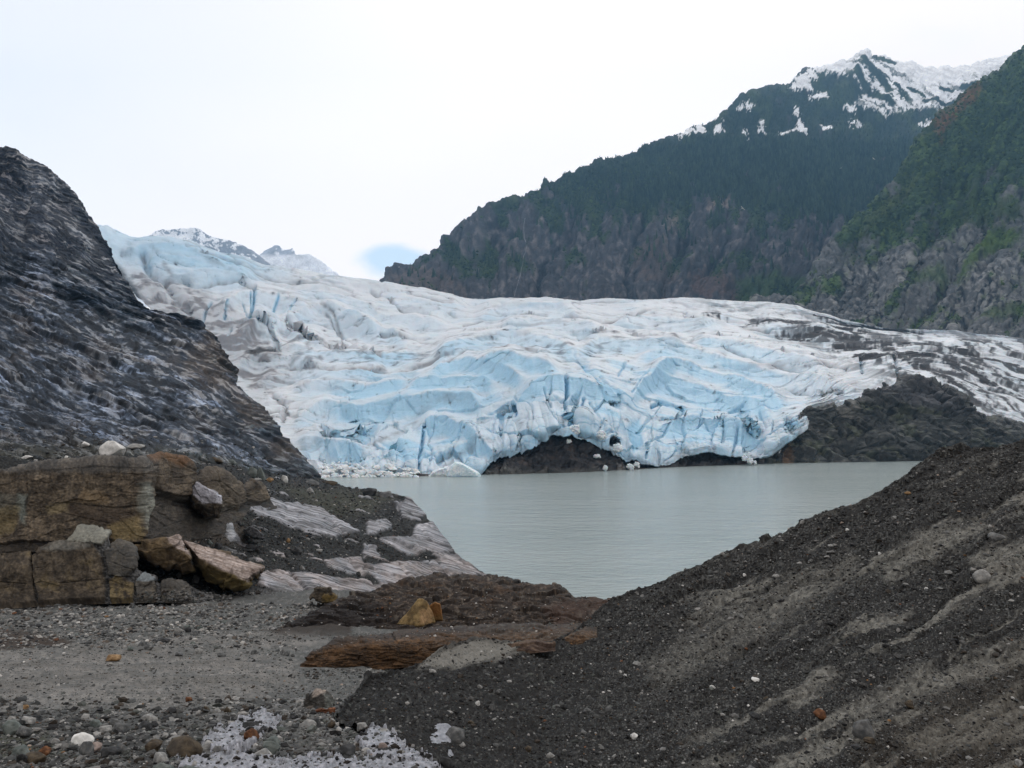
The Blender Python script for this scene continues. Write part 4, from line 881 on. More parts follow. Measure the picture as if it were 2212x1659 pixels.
# ------------------------------------------------------------------ dark moraine mound
MOUND = None
def moraine_mound():
    global MOUND
    foot = [(722, 1556, 6.2), (760, 1572, 5.75), (830, 1600, 4.95), (900, 1640, 4.2), (960, 1690, 3.65), (1060, 1780, 3.2), (1300, 1850, 4.0), (1600, 1860, 4.8), (1900, 1850, 5.6), (2200, 1840, 6.4), (2480, 1840, 7.0), (3300, 1840, 8.0)]
    sh = [(p[0], p[1] + 10, p[2] * 0.985) for p in CREST]
    back = [(p[0] + 4, p[1] + 12 + 0.05 * (p[1] - 900), p[2] * 1.10) for p in CREST]
    back2 = [(p[0] + 12, p[1] + 120, p[2] * 1.5) for p in CREST]
    p = Patch([foot, sh, CREST, back, back2], 1420, 640, gaps=[420, 10, 14, 20])
    X, Yw = p.P[..., 0].astype(np.float32), p.P[..., 1].astype(np.float32)
    U, V = p.U, p.V
    m = lambda h: h / p.k[..., 0]
    a = math.radians(-27); al = U * math.cos(a) + V * math.sin(a); ac = -U * math.sin(a) + V * math.cos(a)   # run-off lines climb to the right
    w = fbm(U / 120, V / 90, 4, 1)
    dist = p.k[..., 0] * F
    hgt = dist * (0.006 * fbm(al / 260, (ac + 20 * w) / 34, 5, 5) + 0.006 * fbm(U / 160, V / 120, 4, 6))
    gul = ridge(al / 420, (ac + 26 * w) / 52, 3, 7)
    hgt -= dist * 0.006 * sm(gul, 0.55, 0.95) * sm(U, 1100, 1500)
    silt = sm(fbm(al / 330, (ac + 18 * w) / 40, 4, 9) + 0.15 * fbm(U / 20, V / 14, 4, 10), 0.12, 0.42) * sm(U, 1350, 1650)
    wob = 14 * fbm(al / 60, ac / 14, 4, 12)
    for s in ([(1895, 1225), (2002, 1138), (2109, 1121), (2130, 1140), (2024, 1195), (1920, 1255)], [(2090, 1205), (2230, 1165), (2230, 1250), (2140, 1255)], [(1690, 1490), (1767, 1445), (1812, 1452), (1725, 1530)], [(1810, 1535), (1940, 1462), (2230, 1370), (2230, 1420), (1985, 1508), (1830, 1560)],
              [(1940, 1590), (2200, 1485), (2230, 1590), (1990, 1640)], [(1700, 1240), (1850, 1190), (1860, 1240), (1640, 1380), (1400, 1500), (1390, 1430), (1560, 1330)]):
        silt = np.maximum(silt, area(U, V, s, 16, wob) * (0.55 if s[0][0] == 1700 else 0.95))
    sand = area(U, V, [(930, 1412), (970, 1398), (1056, 1384), (1150, 1392), (1120, 1412), (1060, 1430), (980, 1440), (900, 1445)], 10, wob * .6)
    silt = np.maximum(silt, sand)
    crestd = sm(p.T, 0.86, 0.93)
    silt *= 1 - 0.8 * sm(p.T, 0.80, 0.90) * (1 - sand)
    silt *= 1 - 0.8 * area(U, V, [(720, 1560), (850, 1460), (1000, 1450), (1250, 1400), (1450, 1480), (1500, 1720), (960, 1700)], 50, wob)
    rough = 1 - 0.8 * silt
    f1, f2, r, _, _ = cells(X / 0.11, Yw / 0.13, 13); g1, g2, r2, _, _ = cells(X / 0.30, Yw / 0.36, 14)
    hgt += rough * (0.035 * np.clip(0.6 - f1, 0, 1) * r[0] * sm(dist, 20, 10) + 0.11 * np.clip(0.55 - g1, 0, 1) * (r2[0] > .55) * r2[1])
    hgt += dist * 0.0016 * fbm(U / 11, V / 8, 4, 15) * (0.3 + .7 * rough)
    p.push(m(hgt), 0.6)
    n1 = fbm(al / 120, ac / 22, 5, 21); n2_ = fbm(U / 12, V / 8, 4, 22); n3_ = fbm(U / 3.5, V / 2.8, 2, 23)
    c = mixc(flat((0.022, 0.022, 0.022), U), (0.062, 0.063, 0.061), sm(n2_ + .5 * n3_, 0, .8))
    c = mixc(c, (0.125, 0.128, 0.122), sm(n3_ + .6 * n1 - .05, .15, .7) * .7 * sm(U, 1050, 1400))
    c = mixc(c, (0.185, 0.180, 0.160), silt * (0.35 + .65 * sm(n2_ + .4 * n3_, -.5, .5)) * .8)
    c = mixc(c, (0.17, 0.165, 0.15), sand * .7)
    c = mixc(c, (0.018, 0.018, 0.018), sm(n1 + .3 * n2_, 0.25, .7) * (1 - sand) * .75)
    c = mixc(c, (0.045, 0.036, 0.026), area(U, V, [(1850, 1600), (2230, 1400), (2230, 1700), (1850, 1700)], 60, wob) * .35)
    p.silt = silt; p.sand = sand
    MOUND = p
    tag(p.build('moraine_mound', M_SOIL, c, 0.8), 'dark gravelly moraine mound with silty run-off bands', 'mound', kind='structure')
moraine_mound()
# ================================================================== ROCK OUTCROPS, BOULDERS, ICE, STONES
def subdivide(P, Fc):
    e = np.concatenate([Fc[:, [0, 1]], Fc[:, [1, 2]], Fc[:, [2, 0]]]); e.sort(axis=1)
    key = e[:, 0].astype(np.int64) * (len(P) + 1) + e[:, 1]
    uq, ix, inv = np.unique(key, return_index=True, return_inverse=True)
    mid = (P[e[ix, 0]] + P[e[ix, 1]]) / 2
    n = len(Fc); inv = inv.reshape(-1) + len(P)
    a, b, c = inv[:n], inv[n:2 * n], inv[2 * n:]
    NF = np.concatenate([np.stack([Fc[:, 0], a, c], 1), np.stack([a, Fc[:, 1], b], 1), np.stack([c, b, Fc[:, 2]], 1), np.stack([a, b, c], 1)])
    return np.concatenate([P, mid]), NF
def relax(P, Fc, it=1, k=0.5):
    e = np.concatenate([Fc[:, [0, 1]], Fc[:, [1, 2]], Fc[:, [2, 0]]])
    for _ in range(it):
        acc = np.zeros_like(P); cnt = np.zeros(len(P))
        for d in range(3): acc[:, d] = np.bincount(e[:, 0], P[e[:, 1], d], len(P)) + np.bincount(e[:, 1], P[e[:, 0], d], len(P))
        cnt = np.bincount(e[:, 0], minlength=len(P)) + np.bincount(e[:, 1], minlength=len(P))
        P = P * (1 - k) + k * acc / cnt[:, None]
    return P
def vnormals(P, Fc):
    fn = np.cross(P[Fc[:, 1]] - P[Fc[:, 0]], P[Fc[:, 2]] - P[Fc[:, 0]])
    N = np.zeros_like(P)
    for k in range(3):
        for d in range(3): N[:, d] += np.bincount(Fc[:, k], fn[:, d], len(P))
    return N / (np.linalg.norm(N, axis=1, keepdims=True) + 1e-12)
def hull(pts):
    bm = bmesh.new()
    for p in pts: bm.verts.new(p)
    r = bmesh.ops.convex_hull(bm, input=bm.verts)
    bmesh.ops.delete(bm, geom=[g for g in set(r['geom_interior'] + r['geom_unused']) if isinstance(g, bmesh.types.BMVert)], context='VERTS')
    bmesh.ops.triangulate(bm, faces=bm.faces)
    bmesh.ops.recalc_face_normals(bm, faces=bm.faces)
    bm.verts.index_update()
    P = np.array([v.co[:] for v in bm.verts]); Fc = np.array([[v.index for v in f.verts] for f in bm.faces])
    bm.free()
    return P, Fc
def even(P, Fc, size):
    """split until no edge is longer than size (longest-edge style, whole-mesh passes)"""
    for _ in range(7):
        L = np.linalg.norm(P[Fc] - P[Fc[:, [1, 2, 0]]], axis=2).max(1)
        if L.max() < size * 2.2 or len(Fc) > 60000: break
        P, Fc = subdivide(P, Fc)
    return P, Fc
def outcrop(name, front, Y, depth, colour, mat=None, bevel=0.86, bulge=None, rough=0.06, seed=0, soft=2, strata=0.0, size=1.6, gloss=0.7, extra=(), parent=None, chip=0.05, grow=1.0, joints=()):
    """a solid angular rock: traced face at its surveyed distance, real depth behind it.
    front = outline (u, v[, Y]); colour(P, u, v, N, f) -> rgb"""
    f = np.array([(p[0], p[1], p[2] if len(p) > 2 else Y) for p in front], float)
    c = f[:, :2].mean(0)
    f[:, :2] = c + (f[:, :2] - c) * grow
    w = min(np.ptp(f[:, 0]), 340) / F * Y
    bulge = 0.10 * w if bulge is None else bulge
    pts = [px(a, b, y + bulge) for a, b, y in f]
    pts += [px(c[0] + (a - c[0]) * bevel, c[1] + (b - c[1]) * bevel, y) for a, b, y in f]
    pts += [px(c[0] + (a - c[0]) * 0.9, c[1] + (b - c[1]) * 0.9 + 2, y + depth) for a, b, y in f]
    pts += [px(*e) for e in extra]
    P, Fc = hull(pts)
    edge = size * Y / F
    P, Fc = even(P, Fc, edge * 6)
    P = relax(P, Fc, soft, 0.5)
    P, Fc = even(P, Fc, edge)
    N = vnormals(P, Fc)
    S = max(w, 0.05); q = P / S
    d = rough * S * (fbm3(q.astype(np.float32), 2.2, 5, seed) + 0.35 * fbm3(q.astype(np.float32), 7, 3, seed + 3))
    u, v = unpx(P)
    if chip:
        sc = min(np.ptp(f[:, 0]), 340)
        h, e, r = facets(u / (sc * .28) + seed, v / (sc * .22) + seed * .7, seed + 5, .9, 1.2)
        hb, eb, rb = facets(u / (sc * .11) + seed, v / (sc * .09), seed + 6, .9, 1.2)
        d += chip * S * (h + .35 * hb - .35 * np.clip(1 - e / .025, 0, 1) * (r[3] > .5))
    for jp, jw, jd in joints: d -= jd * S * stroke(u, v, jp, jw)
    if strata:
        z = P[:, 2] / S
        d += strata * S * (n2(z * 26 + fbm3(q.astype(np.float32), 3, 3, seed + 9) * 1.5, q[:, 0] * 1.2, seed) )
    P = relax(P + N * d[:, None], Fc, 2, .4)
    N = vnormals(P, Fc)
    u, v = unpx(P)
    fn = dict(a=fbm3(q.astype(np.float32), 3, 5, seed + 21), b=fbm3(q.astype(np.float32), 11, 4, seed + 23), c=fbm3(q.astype(np.float32), 30, 3, seed + 25))
    col = np.ones((len(P), 4), np.float32); col[:, :3] = np.clip(colour(P, u, v, N, fn) * (1 + .28 * fn['c'] + .15 * fn['b'])[:, None], .004, .9); col[:, 3] = gloss
    base = np.array([P[:, 0].mean(), P[:, 1].mean(), P[:, 2].min()])
    return mesh_obj(name, P, Fc, mat or M_ROCK, col, True, parent, base if parent is None else None)
def tones(lo, hi, accents=(), streak=0.0):
    def fnc(P, u, v, N, f):
        c = mixc(flat(lo, u), hi, sm(f['a'] * .6 + f['b'] * .6 + .2 * f['c'], -.35, .65))
        if streak: c = mixc(c, np.array(lo) * .45, sm(n2(u / 7, v / 60, 3) + f['b'] * .5, .15, .7) * streak)
        for col, lo_, hi_, k in accents: c = mixc(c, col, sm(f['a'] * .8 + f['b'] * .5, lo_, hi_) * k)
        return c
    return fnc

# ------------------------------------------------------------------ rock showing under the ice arch
def ice_front_rock(name, base, top, label, nu, nv, seed, cat='rock outcrop', lift=16, dark=1.0):
    mid = [((a[0] + b[0]) / 2, (a[1] * .55 + b[1] * .45), a[2] * .5 + b[2] * .5) for a, b in zip(base, top)]
    bk = [(t[0], t[1] - lift, t[2] + 22) for t in top]; bk2 = [(t[0], t[1] + 60, t[2] + 34) for t in top]
    p = Patch([base, mid, top, bk, bk2], nu, nv, by_u=True)
    U, V = p.U, p.V
    h, e, r = facets((U + 8 * fbm(U / 40, V / 30, 3, 1)) / 32, V / 20, seed); h2, e2, r2 = facets(U / 11, V / 8, seed + 1)
    p.push(sm(p.T, 0, .08) * (8 * h + 4 * h2 + 5 * fbm(U / 30, V / 20, 5, seed + 2)))
    n1 = fbm(U / 26, V / 16, 5, seed + 3); n2_ = fbm(U / 8, V / 6, 4, seed + 4)
    c = mixc(flat((0.010, 0.010, 0.012), U), (0.052, 0.048, 0.046), sm(n2_ + .6 * n1, 0, .8))
    c = mixc(c, (0.060, 0.042, 0.034), sm(n1 - .2 * n2_, .15, .6) * .6)
    c = mixc(c, (0.050, 0.054, 0.046), sm(V, 1008, 1022) * .5)
    tag(p.build(name, M_ROCK_MID, c * dark, 0.55), label, cat)
ice_front_rock('rock_outcrop',
    [(1030, 1032, 383), (1075, 1030, 386), (1150, 1029, 392), (1230, 1027, 400), (1300, 1021, 412), (1345, 1017, 420), (1390, 1014.5, 428)],
    [(1038, 1028, 388), (1066, 996, 402), (1150, 966, 416), (1233, 935, 426), (1300, 962, 430), (1350, 992, 438), (1400, 1006, 446)],
    'dark wet rock hump in the arch under the middle of the ice front', 330, 150, 5)
ice_front_rock('rock_outcrop',
    [(1425, 1013, 440), (1480, 1010, 452), (1540, 1007, 462), (1590, 1004.5, 472), (1650, 1003, 480)],
    [(1430, 1008, 448), (1482, 983, 466), (1535, 974, 474), (1590, 984, 480), (1650, 992, 486)],
    'low dark rock under the ice arch beside the bare rock hill', 210, 80, 15)
def bar():
    base = [(700, 1040, 366), (800, 1034, 372), (880, 1033, 374), (960, 1031.5, 377), (1000, 1031, 379)]
    top = [(700, 1034, 374), (800, 1029, 378), (850, 1024, 380), (885, 1021.5, 381), (960, 1028, 383), (1000, 1031, 384)]
    bk = [(a, b + 20, y + 10) for a, b, y in top]
    p = Patch([base, top, bk], 260, 40, by_u=True); U, V = p.U, p.V
    p.push(1.4 * fbm(U / 12, V / 6, 4, 3) * sm(p.T, 0, .1))
    c = mixc(flat((0.045, 0.042, 0.043), U), (0.10, 0.095, 0.095), sm(fbm(U / 6, V / 4, 3, 4), -.2, .6))
    tag(p.build('shoal', M_ROCK_MID, c, 0.8), 'low dark gravel bar in front of the ice', 'gravel bar', kind='structure')
bar()

# ------------------------------------------------------------------ blocks of the near cliff
BROWN = tones((0.062, 0.050, 0.038), (0.150, 0.120, 0.086), (((0.19, 0.152, 0.095), .15, .65, .6), ((0.16, 0.075, 0.035), .55, .9, .7), ((0.050, 0.046, 0.043), -.35, -.9, .7)), .45)
DARKB = tones((0.052, 0.045, 0.037), (0.122, 0.101, 0.076), (((0.15, 0.12, 0.07), .35, .8, .6), ((0.045, 0.043, 0.041), -.35, -.9, .7)), .3)
RUST = tones((0.042, 0.029, 0.021), (0.135, 0.092, 0.058), (((0.17, 0.085, 0.035), .30, .75, .8), ((0.035, 0.030, 0.028), -.2, -.7, .85)), .4)
def cliff_col(P, u, v, N, f):
    c = BROWN(P, u, v, N, f)
    w = 8 * f['b'] + 10 * f['a']
    c = mixc(c, (0.20, 0.215, 0.185), area(u, v, [(298, 1048), (318, 1050), (322, 1110), (305, 1140), (296, 1090)], 6, w) * .8)
    c = mixc(c, (0.24, 0.17, 0.10), area(u, v, [(185, 1055), (240, 1070), (235, 1090), (180, 1085)], 8, w) * .7)
    c = mixc(c, (0.23, 0.185, 0.11), area(u, v, [(105, 1095), (150, 1085), (150, 1105), (110, 1110)], 6, w) * .8)
    c = mixc(c, (0.22, 0.16, 0.06), area(u, v, [(235, 1140), (300, 1110), (300, 1160), (245, 1170)], 8, w) * .6)
    c = mixc(c, (0.16, 0.19, 0.175), area(u, v, [(48, 1070), (66, 1075), (62, 1130), (50, 1130)], 5, w) * .7)
    c = mixc(c, (0.035, 0.030, 0.027), np.maximum(stroke(u, v, [(150, 1086), (200, 1093), (255, 1098)], 4), .8 * stroke(u, v, [(170, 1100), (260, 1105)], 9)))
    c = mixc(c, (0.09, 0.095, 0.10), area(u, v, [(-100, 1000), (320, 985), (330, 1030), (100, 1025), (-100, 1040)], 10, w) * .6)
    return c
def upper_tier():
    base = [(-420, 1230, 46.6), (0, 1200, 47.2), (150, 1186, 47.6), (240, 1182, 48), (305, 1180, 49.5), (340, 1180, 52), (420, 1166, 59.5), (500, 1146, 66.5), (560, 1120, 81), (600, 1104, 91)]
    low = [(-420, 1150, 47.4), (0, 1130, 47.9), (150, 1120, 48.2), (300, 1115, 49.5), (335, 1110, 53), (420, 1106, 61.5), (500, 1096, 69.5), (560, 1090, 83), (598, 1092, 93)]
    top = [(-420, 1030, 48.6), (-90, 1018, 48.8), (0, 1012, 49), (89, 1001, 49.2), (211, 989, 49.3), (296, 991, 50), (308, 988, 52), (320, 982, 54), (348, 975, 56.5), (372, 978, 58), (396, 982, 60), (412, 1000, 62), (420, 1016, 63), (436, 1012, 65.5), (458, 1005, 68), (489, 1015, 71.5), (512, 1034, 75), (528, 1038, 79), (547, 1033, 83), (566, 1048, 87), (584, 1070, 91), (598, 1088, 95)]
    top = [(u, v + 11, y) for u, v, y in top]
    bk = [(u, v + 2, y + 7) for u, v, y in top]; bk2 = [(u, v + 40, y + 12) for u, v, y in top]
    p = Patch([base, low, top, bk, bk2], 900, 330, by_u=True, gaps=[60, 100, 9, 20])
    U, V = p.U, p.V
    w = fbm(U / 60, V / 46, 4, 1); w2 = fbm(U / 15, V / 13, 4, 2); n3_ = fbm(U / 5, V / 4, 4, 23)
    wob = 2.2 * w2 + 3 * w
    main = area(U, V, [(-520, 980), (300, 975), (320, 1020), (328, 1064), (322, 1104), (311, 1138), (300, 1172), (230, 1182), (150, 1172), (60, 1170), (-520, 1240)], 2, wob)
    sec = area(U, V, [(-520, 980), (60, 980), (66, 1060), (50, 1125), (20, 1180), (-520, 1240)], 2, wob)
    capl = area(U, V, [(-520, 1046), (0, 1032), (110, 1022), (210, 1012), (310, 1014), (310, 970), (-520, 970)], 1.5, 1.4 * w2)
    o2 = area(U, V, [(318, 968), (400, 968), (416, 1004), (420, 1040), (404, 1050), (414, 1070), (380, 1072), (332, 1060), (322, 1020)], 2.2, wob)
    o3 = area(U, V, [(430, 1000), (492, 1005), (516, 1036), (528, 1066), (530, 1084), (515, 1100), (488, 1098), (440, 1060), (428, 1030)], 5, wob)
    o4 = area(U, V, [(524, 1034), (550, 1026), (586, 1062), (582, 1078), (556, 1086), (534, 1080)], 4, wob)
    cav = area(U, V, [(334, 1066), (372, 1076), (410, 1080), (420, 1098), (380, 1092), (340, 1078)], 3, wob)
    hgt = main * 13 - sec * 3 + capl * main * 2.5 + o2 * 9 + o3 * 10 + o4 * 7 - cav * 9 - stroke(U, V, [(324, 1010), (332, 1064), (322, 1120)], 4) * 6
    xx = U + 9 * w; yy = V + 0.04 * U + 7 * w
    h, e, r = facets(xx / 70, yy / 42, 5, .9, 1.1); h2, e2, r2 = facets(xx / 24 + .3 * w, yy / 14, 6, .9, 1.2); h3, e3, r3 = facets(xx / 9, yy / 5, 7, .9, 1.2)
    hgt += 3.2 * h + 1.7 * h2 + .7 * h3 + 4 * w + .9 * w2 - 2 * np.clip(1 - e / .05, 0, 1) * (r[3] > .45) - .9 * np.clip(1 - e2 / .07, 0, 1) * (r2[3] > .6)
    for jp, jd in (([(150, 1086), (200, 1093), (255, 1098), (306, 1092)], 4.5), ([(64, 1030), (67, 1080), (52, 1126)], 4), ([(180, 1020), (194, 1055), (182, 1085)], 3), ([(256, 1000), (262, 1044), (250, 1070)], 2.5), ([(100, 1095), (150, 1112), (236, 1134)], 3), ([(-60, 1080), (50, 1092)], 3), ([(350, 980), (362, 1020), (356, 1060)], 3), ([(380, 1000), (414, 1020)], 3), ([(455, 1010), (470, 1050), (500, 1090)], 3), ([(240, 1060), (300, 1068)], 2.5)):
        hgt -= jd * stroke(U, V, jp, 1.8)
    p.push(blur(hgt, 1) * sm(p.T, 0, .04) * sm(p.S, 1.0, .96))
    n1 = fbm(U / 55, V / 40, 5, 21); st = fbm(U / 7, V / 70, 4, 22)
    c = mixc(flat((0.052, 0.043, 0.034), U), (0.150, 0.120, 0.086), sm(.8 * n1 + .5 * w2 + .3 * n3_, -.55, .7))
    c = c * ((.72 + .5 * r2[1]) * (.85 + .3 * r3[1]))[..., None]
    c = mixc(c, (0.042, 0.037, 0.033), sm(st + .4 * n1, .1, .6) * .5)
    for poly, col, k in (([(298, 1044), (318, 1046), (324, 1110), (305, 1142), (294, 1090)], (0.20, 0.21, 0.185), .75), ([(185, 1055), (240, 1070), (236, 1090), (180, 1085)], (0.21, 0.155, 0.095), .7), ([(105, 1095), (150, 1085), (150, 1105), (110, 1112)], (0.22, 0.18, 0.11), .8),
                         ([(235, 1140), (300, 1110), (300, 1164), (245, 1174)], (0.19, 0.145, 0.07), .65), ([(44, 1066), (66, 1072), (62, 1134), (46, 1130)], (0.16, 0.185, 0.17), .7), ([(-520, 1000), (320, 980), (330, 1020), (100, 1026), (-520, 1044)], (0.085, 0.087, 0.088), .55),
                         ([(150, 1092), (260, 1100), (300, 1110), (240, 1136), (160, 1120)], (0.050, 0.038, 0.030), .7), ([(-60, 1060), (45, 1070), (40, 1110), (-60, 1110)], (0.085, 0.09, 0.08), .5), ([(0, 1100), (50, 1095), (40, 1150), (0, 1160)], (0.17, 0.135, 0.07), .55),
                         ([(316, 972), (400, 972), (416, 1004), (398, 1002), (384, 1012), (350, 992), (324, 996)], (0.155, 0.080, 0.036), .8), ([(436, 1004), (490, 1010), (512, 1034), (486, 1030), (450, 1022)], (0.14, 0.12, 0.095), .5)):
        c = mixc(c, col, area(U, V, poly, 6, 6 * w2 + 5 * w) * k)
    c = mixc(c, (0.055, 0.043, 0.034), o2 * .35); c = mixc(c, (0.075, 0.062, 0.048), o3 * .5)
    c = mixc(c, (0.040, 0.038, 0.036), (1 - np.clip(main + o2 + o3 + o4, 0, 1)) * .7)
    c = c * (1 + .35 * n3_)[..., None]
    tag(p.build('rock_bluff', M_ROCK, c, .7), 'large brown stained bedrock bluff with a squared corner and rusty knobs to its right', 'rock bluff')
upper_tier()
def pale_top(P, u, v, N, f):
    c = DARKB(P, u, v, N, f)
    t = mixc(flat((0.30, 0.30, 0.335), u), (0.40, 0.40, 0.44), sm(fbm(u / 30, (v - .45 * u) / 4, 4, 3), -.4, .5))
    return mixc(c, t, area(u, v, [(400, 1046), (424, 1040), (446, 1052), (484, 1070), (478, 1087), (436, 1086), (410, 1062)], 3, 2 * f['b']))
o = outcrop('rock_block', [(402, 1047), (424, 1041), (455, 1056), (483, 1070), (486, 1098), (472, 1121), (443, 1118), (420, 1098)], 60.5, 4, pale_top, bulge=.9, bevel=.9, rough=.03, seed=17, soft=1,
            extra=[(436, 1087, 60.0), (478, 1087, 60.2), (410, 1062, 60.2)])
tag(o, 'block with a pale violet-grey flat top and brown sides', 'rock')
def lower_tier():
    base = [(-420, 1330, 43), (0, 1316, 44), (100, 1310, 44.4), (240, 1304, 44.8), (345, 1302, 45), (420, 1304, 45.5), (500, 1300, 46.5)]
    low = [(-420, 1290, 44.4), (0, 1285, 44.8), (100, 1280, 45), (240, 1278, 45.3), (345, 1284, 45.5), (420, 1288, 46), (500, 1294, 47)]
    top = [(-420, 1216, 45.4), (0, 1209, 45.6), (40, 1204, 45.7), (68, 1202, 45.8), (75, 1208, 46), (103, 1190, 45.8), (150, 1173, 46), (162, 1152, 46.3), (178, 1144, 46.5), (232, 1160, 46.6), (240, 1180, 46.6), (262, 1176, 46.8), (285, 1191, 46.8), (294, 1226, 46.6), (312, 1236, 46.5), (334, 1244, 46.5), (346, 1258, 46.6), (372, 1256, 46.8), (412, 1262, 47.4), (440, 1276, 47.8), (500, 1288, 48.5)]
    bk = [(u, v - 6 + (8 if u > 280 else 0), y + 4.5) for u, v, y in top]; bk2 = [(u, v + 40, y + 7) for u, v, y in top]
    p = Patch([base, low, top, bk, bk2], 620, 230, by_u=True, gaps=[26, 90, 8, 20])
    U, V = p.U, p.V
    w = fbm(U / 50, V / 40, 4, 1); w2 = fbm(U / 14, V / 14, 4, 2); up = sm(p.T, .0, .05)
    B = [([(-420, 1200), (66, 1198), (73, 1250), (84, 1320), (-420, 1340)], 0), ([(77, 1208), (104, 1186), (152, 1172), (203, 1176), (223, 1205), (231, 1250), (229, 1320), (87, 1320)], 5), ([(150, 1172), (176, 1138), (234, 1156), (222, 1180), (202, 1177)], 2),
         ([(226, 1192), (258, 1172), (286, 1188), (290, 1228), (275, 1246), (236, 1244)], 3), ([(239, 1250), (261, 1243), (277, 1250), (291, 1262), (289, 1310), (241, 1310)], 4), ([(294, 1254), (312, 1240), (334, 1250), (341, 1310), (298, 1310)], 3), ([(348, 1262), (372, 1256), (410, 1264), (414, 1310), (352, 1310)], 1)]
    hgt = np.zeros_like(U); edge = np.zeros_like(U); ids = []
    for k, (poly, off) in enumerate(B):
        m = area(U, V, poly, 1.6, 2.0 * w2 + 2 * w); ids.append(m)
        cx, cy = np.mean([q[0] for q in poly]), np.mean([q[1] for q in poly])
        if k == 0: cx = 20
        hgt += m * (9 + off + .05 * (n2(U * 0 + k, V * 0, 3) * (U - cx).clip(-60, 60) + n2(U * 0, V * 0 + k, 4) * (V - cy)))
    allm = np.clip(sum(ids), 0, 1)
    h, e, r = facets((U + 8 * w) / 46, (V + 6 * w) / 34, 5, .9, 1.2); h2, e2, r2 = facets((U + 5 * w2) / 15, V / 11, 6, .9, 1.2)
    hgt += 2.2 * h + 1.0 * h2 + 3 * w + 1.0 * w2 - 1.6 * np.clip(1 - e / .05, 0, 1) * (r[3] > .5)
    for jp in ([(20, 1216), (34, 1260), (26, 1316)], [(112, 1192), (126, 1240)], [(180, 1182), (196, 1230), (188, 1270)], [(140, 1260), (226, 1252)], [(-60, 1250), (60, 1262)]): hgt -= 3.5 * stroke(U, V, jp, 1.6)
    p.push(up * hgt)
    n1 = fbm(U / 45, V / 40, 5, 21); n3_ = fbm(U / 5, V / 4, 4, 23)
    c = mixc(flat((0.050, 0.042, 0.034), U), (0.135, 0.110, 0.080), sm(.7 * w2 + .7 * n1 + .3 * n3_, -.5, .7))
    c = mixc(c, (0.16, 0.125, 0.065), sm(n1, .2, .7) * .6)
    c = mixc(c, (0.075, 0.078, 0.078), ids[3] * .6); c = mixc(c, (0.20, 0.155, 0.075), ids[4] * .6 * sm(w2, -.5, .4)); c = mixc(c, (0.10, 0.10, 0.095), ids[5] * .5); c = mixc(c, (0.085, 0.085, 0.082), ids[6] * .6)
    c = mixc(c, (0.24, 0.245, 0.215), ids[2] * .75); c = mixc(c, (0.22, 0.25, 0.265), area(U, V, [(294, 1256), (311, 1234), (336, 1244), (338, 1258)], 2, 2 * w2) * .85)
    c = mixc(c, (0.17, 0.17, 0.155), area(U, V, [(100, 1192), (152, 1172), (204, 1176), (200, 1184), (120, 1196)], 3, 2 * w2) * .6)
    c = mixc(c, np.stack([.05 + .09 * sm(n3_, -.3, .5)] * 3, -1), (1 - allm) * sm(U, 60, 90))
    c = c * (1 + .3 * n3_)[..., None]
    o = p.build('rock_bluff', M_ROCK, c, .7); tag(o, 'lower brown bedrock tier at the cliff foot, split by upright joints', 'rock bluff')
    return p
TIER = lower_tier()
o = outcrop('rubble_bank', [(-400, 1200), (-80, 1190), (40, 1150), (90, 1138), (160, 1140), (185, 1160), (150, 1190), (70, 1206), (-80, 1216), (-400, 1216)], 48.2, 3, tones((0.028, 0.028, 0.029), (0.070, 0.070, 0.070)), bulge=.6, bevel=.8, rough=.03, seed=35, chip=.02)
tag(o, 'bank of dark rubble between the cliff block and the tier below it', 'rubble bank')
def pink_top(top):
    def fnc(P, u, v, N, f):
        c = mixc(flat((0.070, 0.052, 0.034), u), (0.13, 0.095, 0.055), sm(f['a'] + .5 * f['b'], -.4, .6))
        c = mixc(c, (0.20, 0.155, 0.065), area(u, v, [(430, 1220), (560, 1250), (540, 1280), (450, 1275), (400, 1240)], 12, 10 * f['a']) * .7)
        t = mixc(flat((0.22, 0.175, 0.15), u), (0.37, 0.315, 0.29), sm(fbm(u / 40, (v - .28 * u) / 3.2, 4, 3) + .2 * f['c'], -.4, .5))
        return mixc(c, t, area(u, v, top, 3, 4 * f['b']))
    return fnc
T1 = [(360, 1160), (386, 1152), (396, 1170), (412, 1200), (374, 1180)]
o = outcrop('rock_slab', [(302, 1166), (362, 1160), (386, 1154), (396, 1170), (417, 1206), (421, 1236), (360, 1232), (293, 1195)], 47.5, 5, pink_top(T1), bulge=.7, bevel=.92, rough=.03, seed=37, soft=1, extra=[(374, 1184, 46.8), (410, 1206, 46.8)])
tag(o, 'left half of the split tilted slab, brown face and pink upper edge', 'rock slab')
T2 = [(394, 1166), (458, 1184), (489, 1196), (572, 1225), (537, 1257), (484, 1234), (425, 1202)]
o = outcrop('rock_slab', [(396, 1167), (458, 1184), (489, 1196), (572, 1224), (540, 1266), (480, 1281), (425, 1240), (416, 1206)], 49, 6, pink_top(T2), bulge=.6, bevel=.95, rough=.025, seed=39, soft=1, extra=[(484, 1236, 47.2), (430, 1206, 47.4), (530, 1256, 47.6)])
tag(o, 'right half of the split tilted slab, broad pink-grey top', 'rock slab')
o = outcrop('rock_slab', [(524, 1142), (547, 1136), (571, 1155), (567, 1166), (532, 1157)], 66, 2.5, tones((0.05, 0.052, 0.055), (0.10, 0.10, 0.105)), bulge=.3, rough=.05, seed=41)
tag(o, 'dark slab stone propped on the gritty slope', 'rock slab')
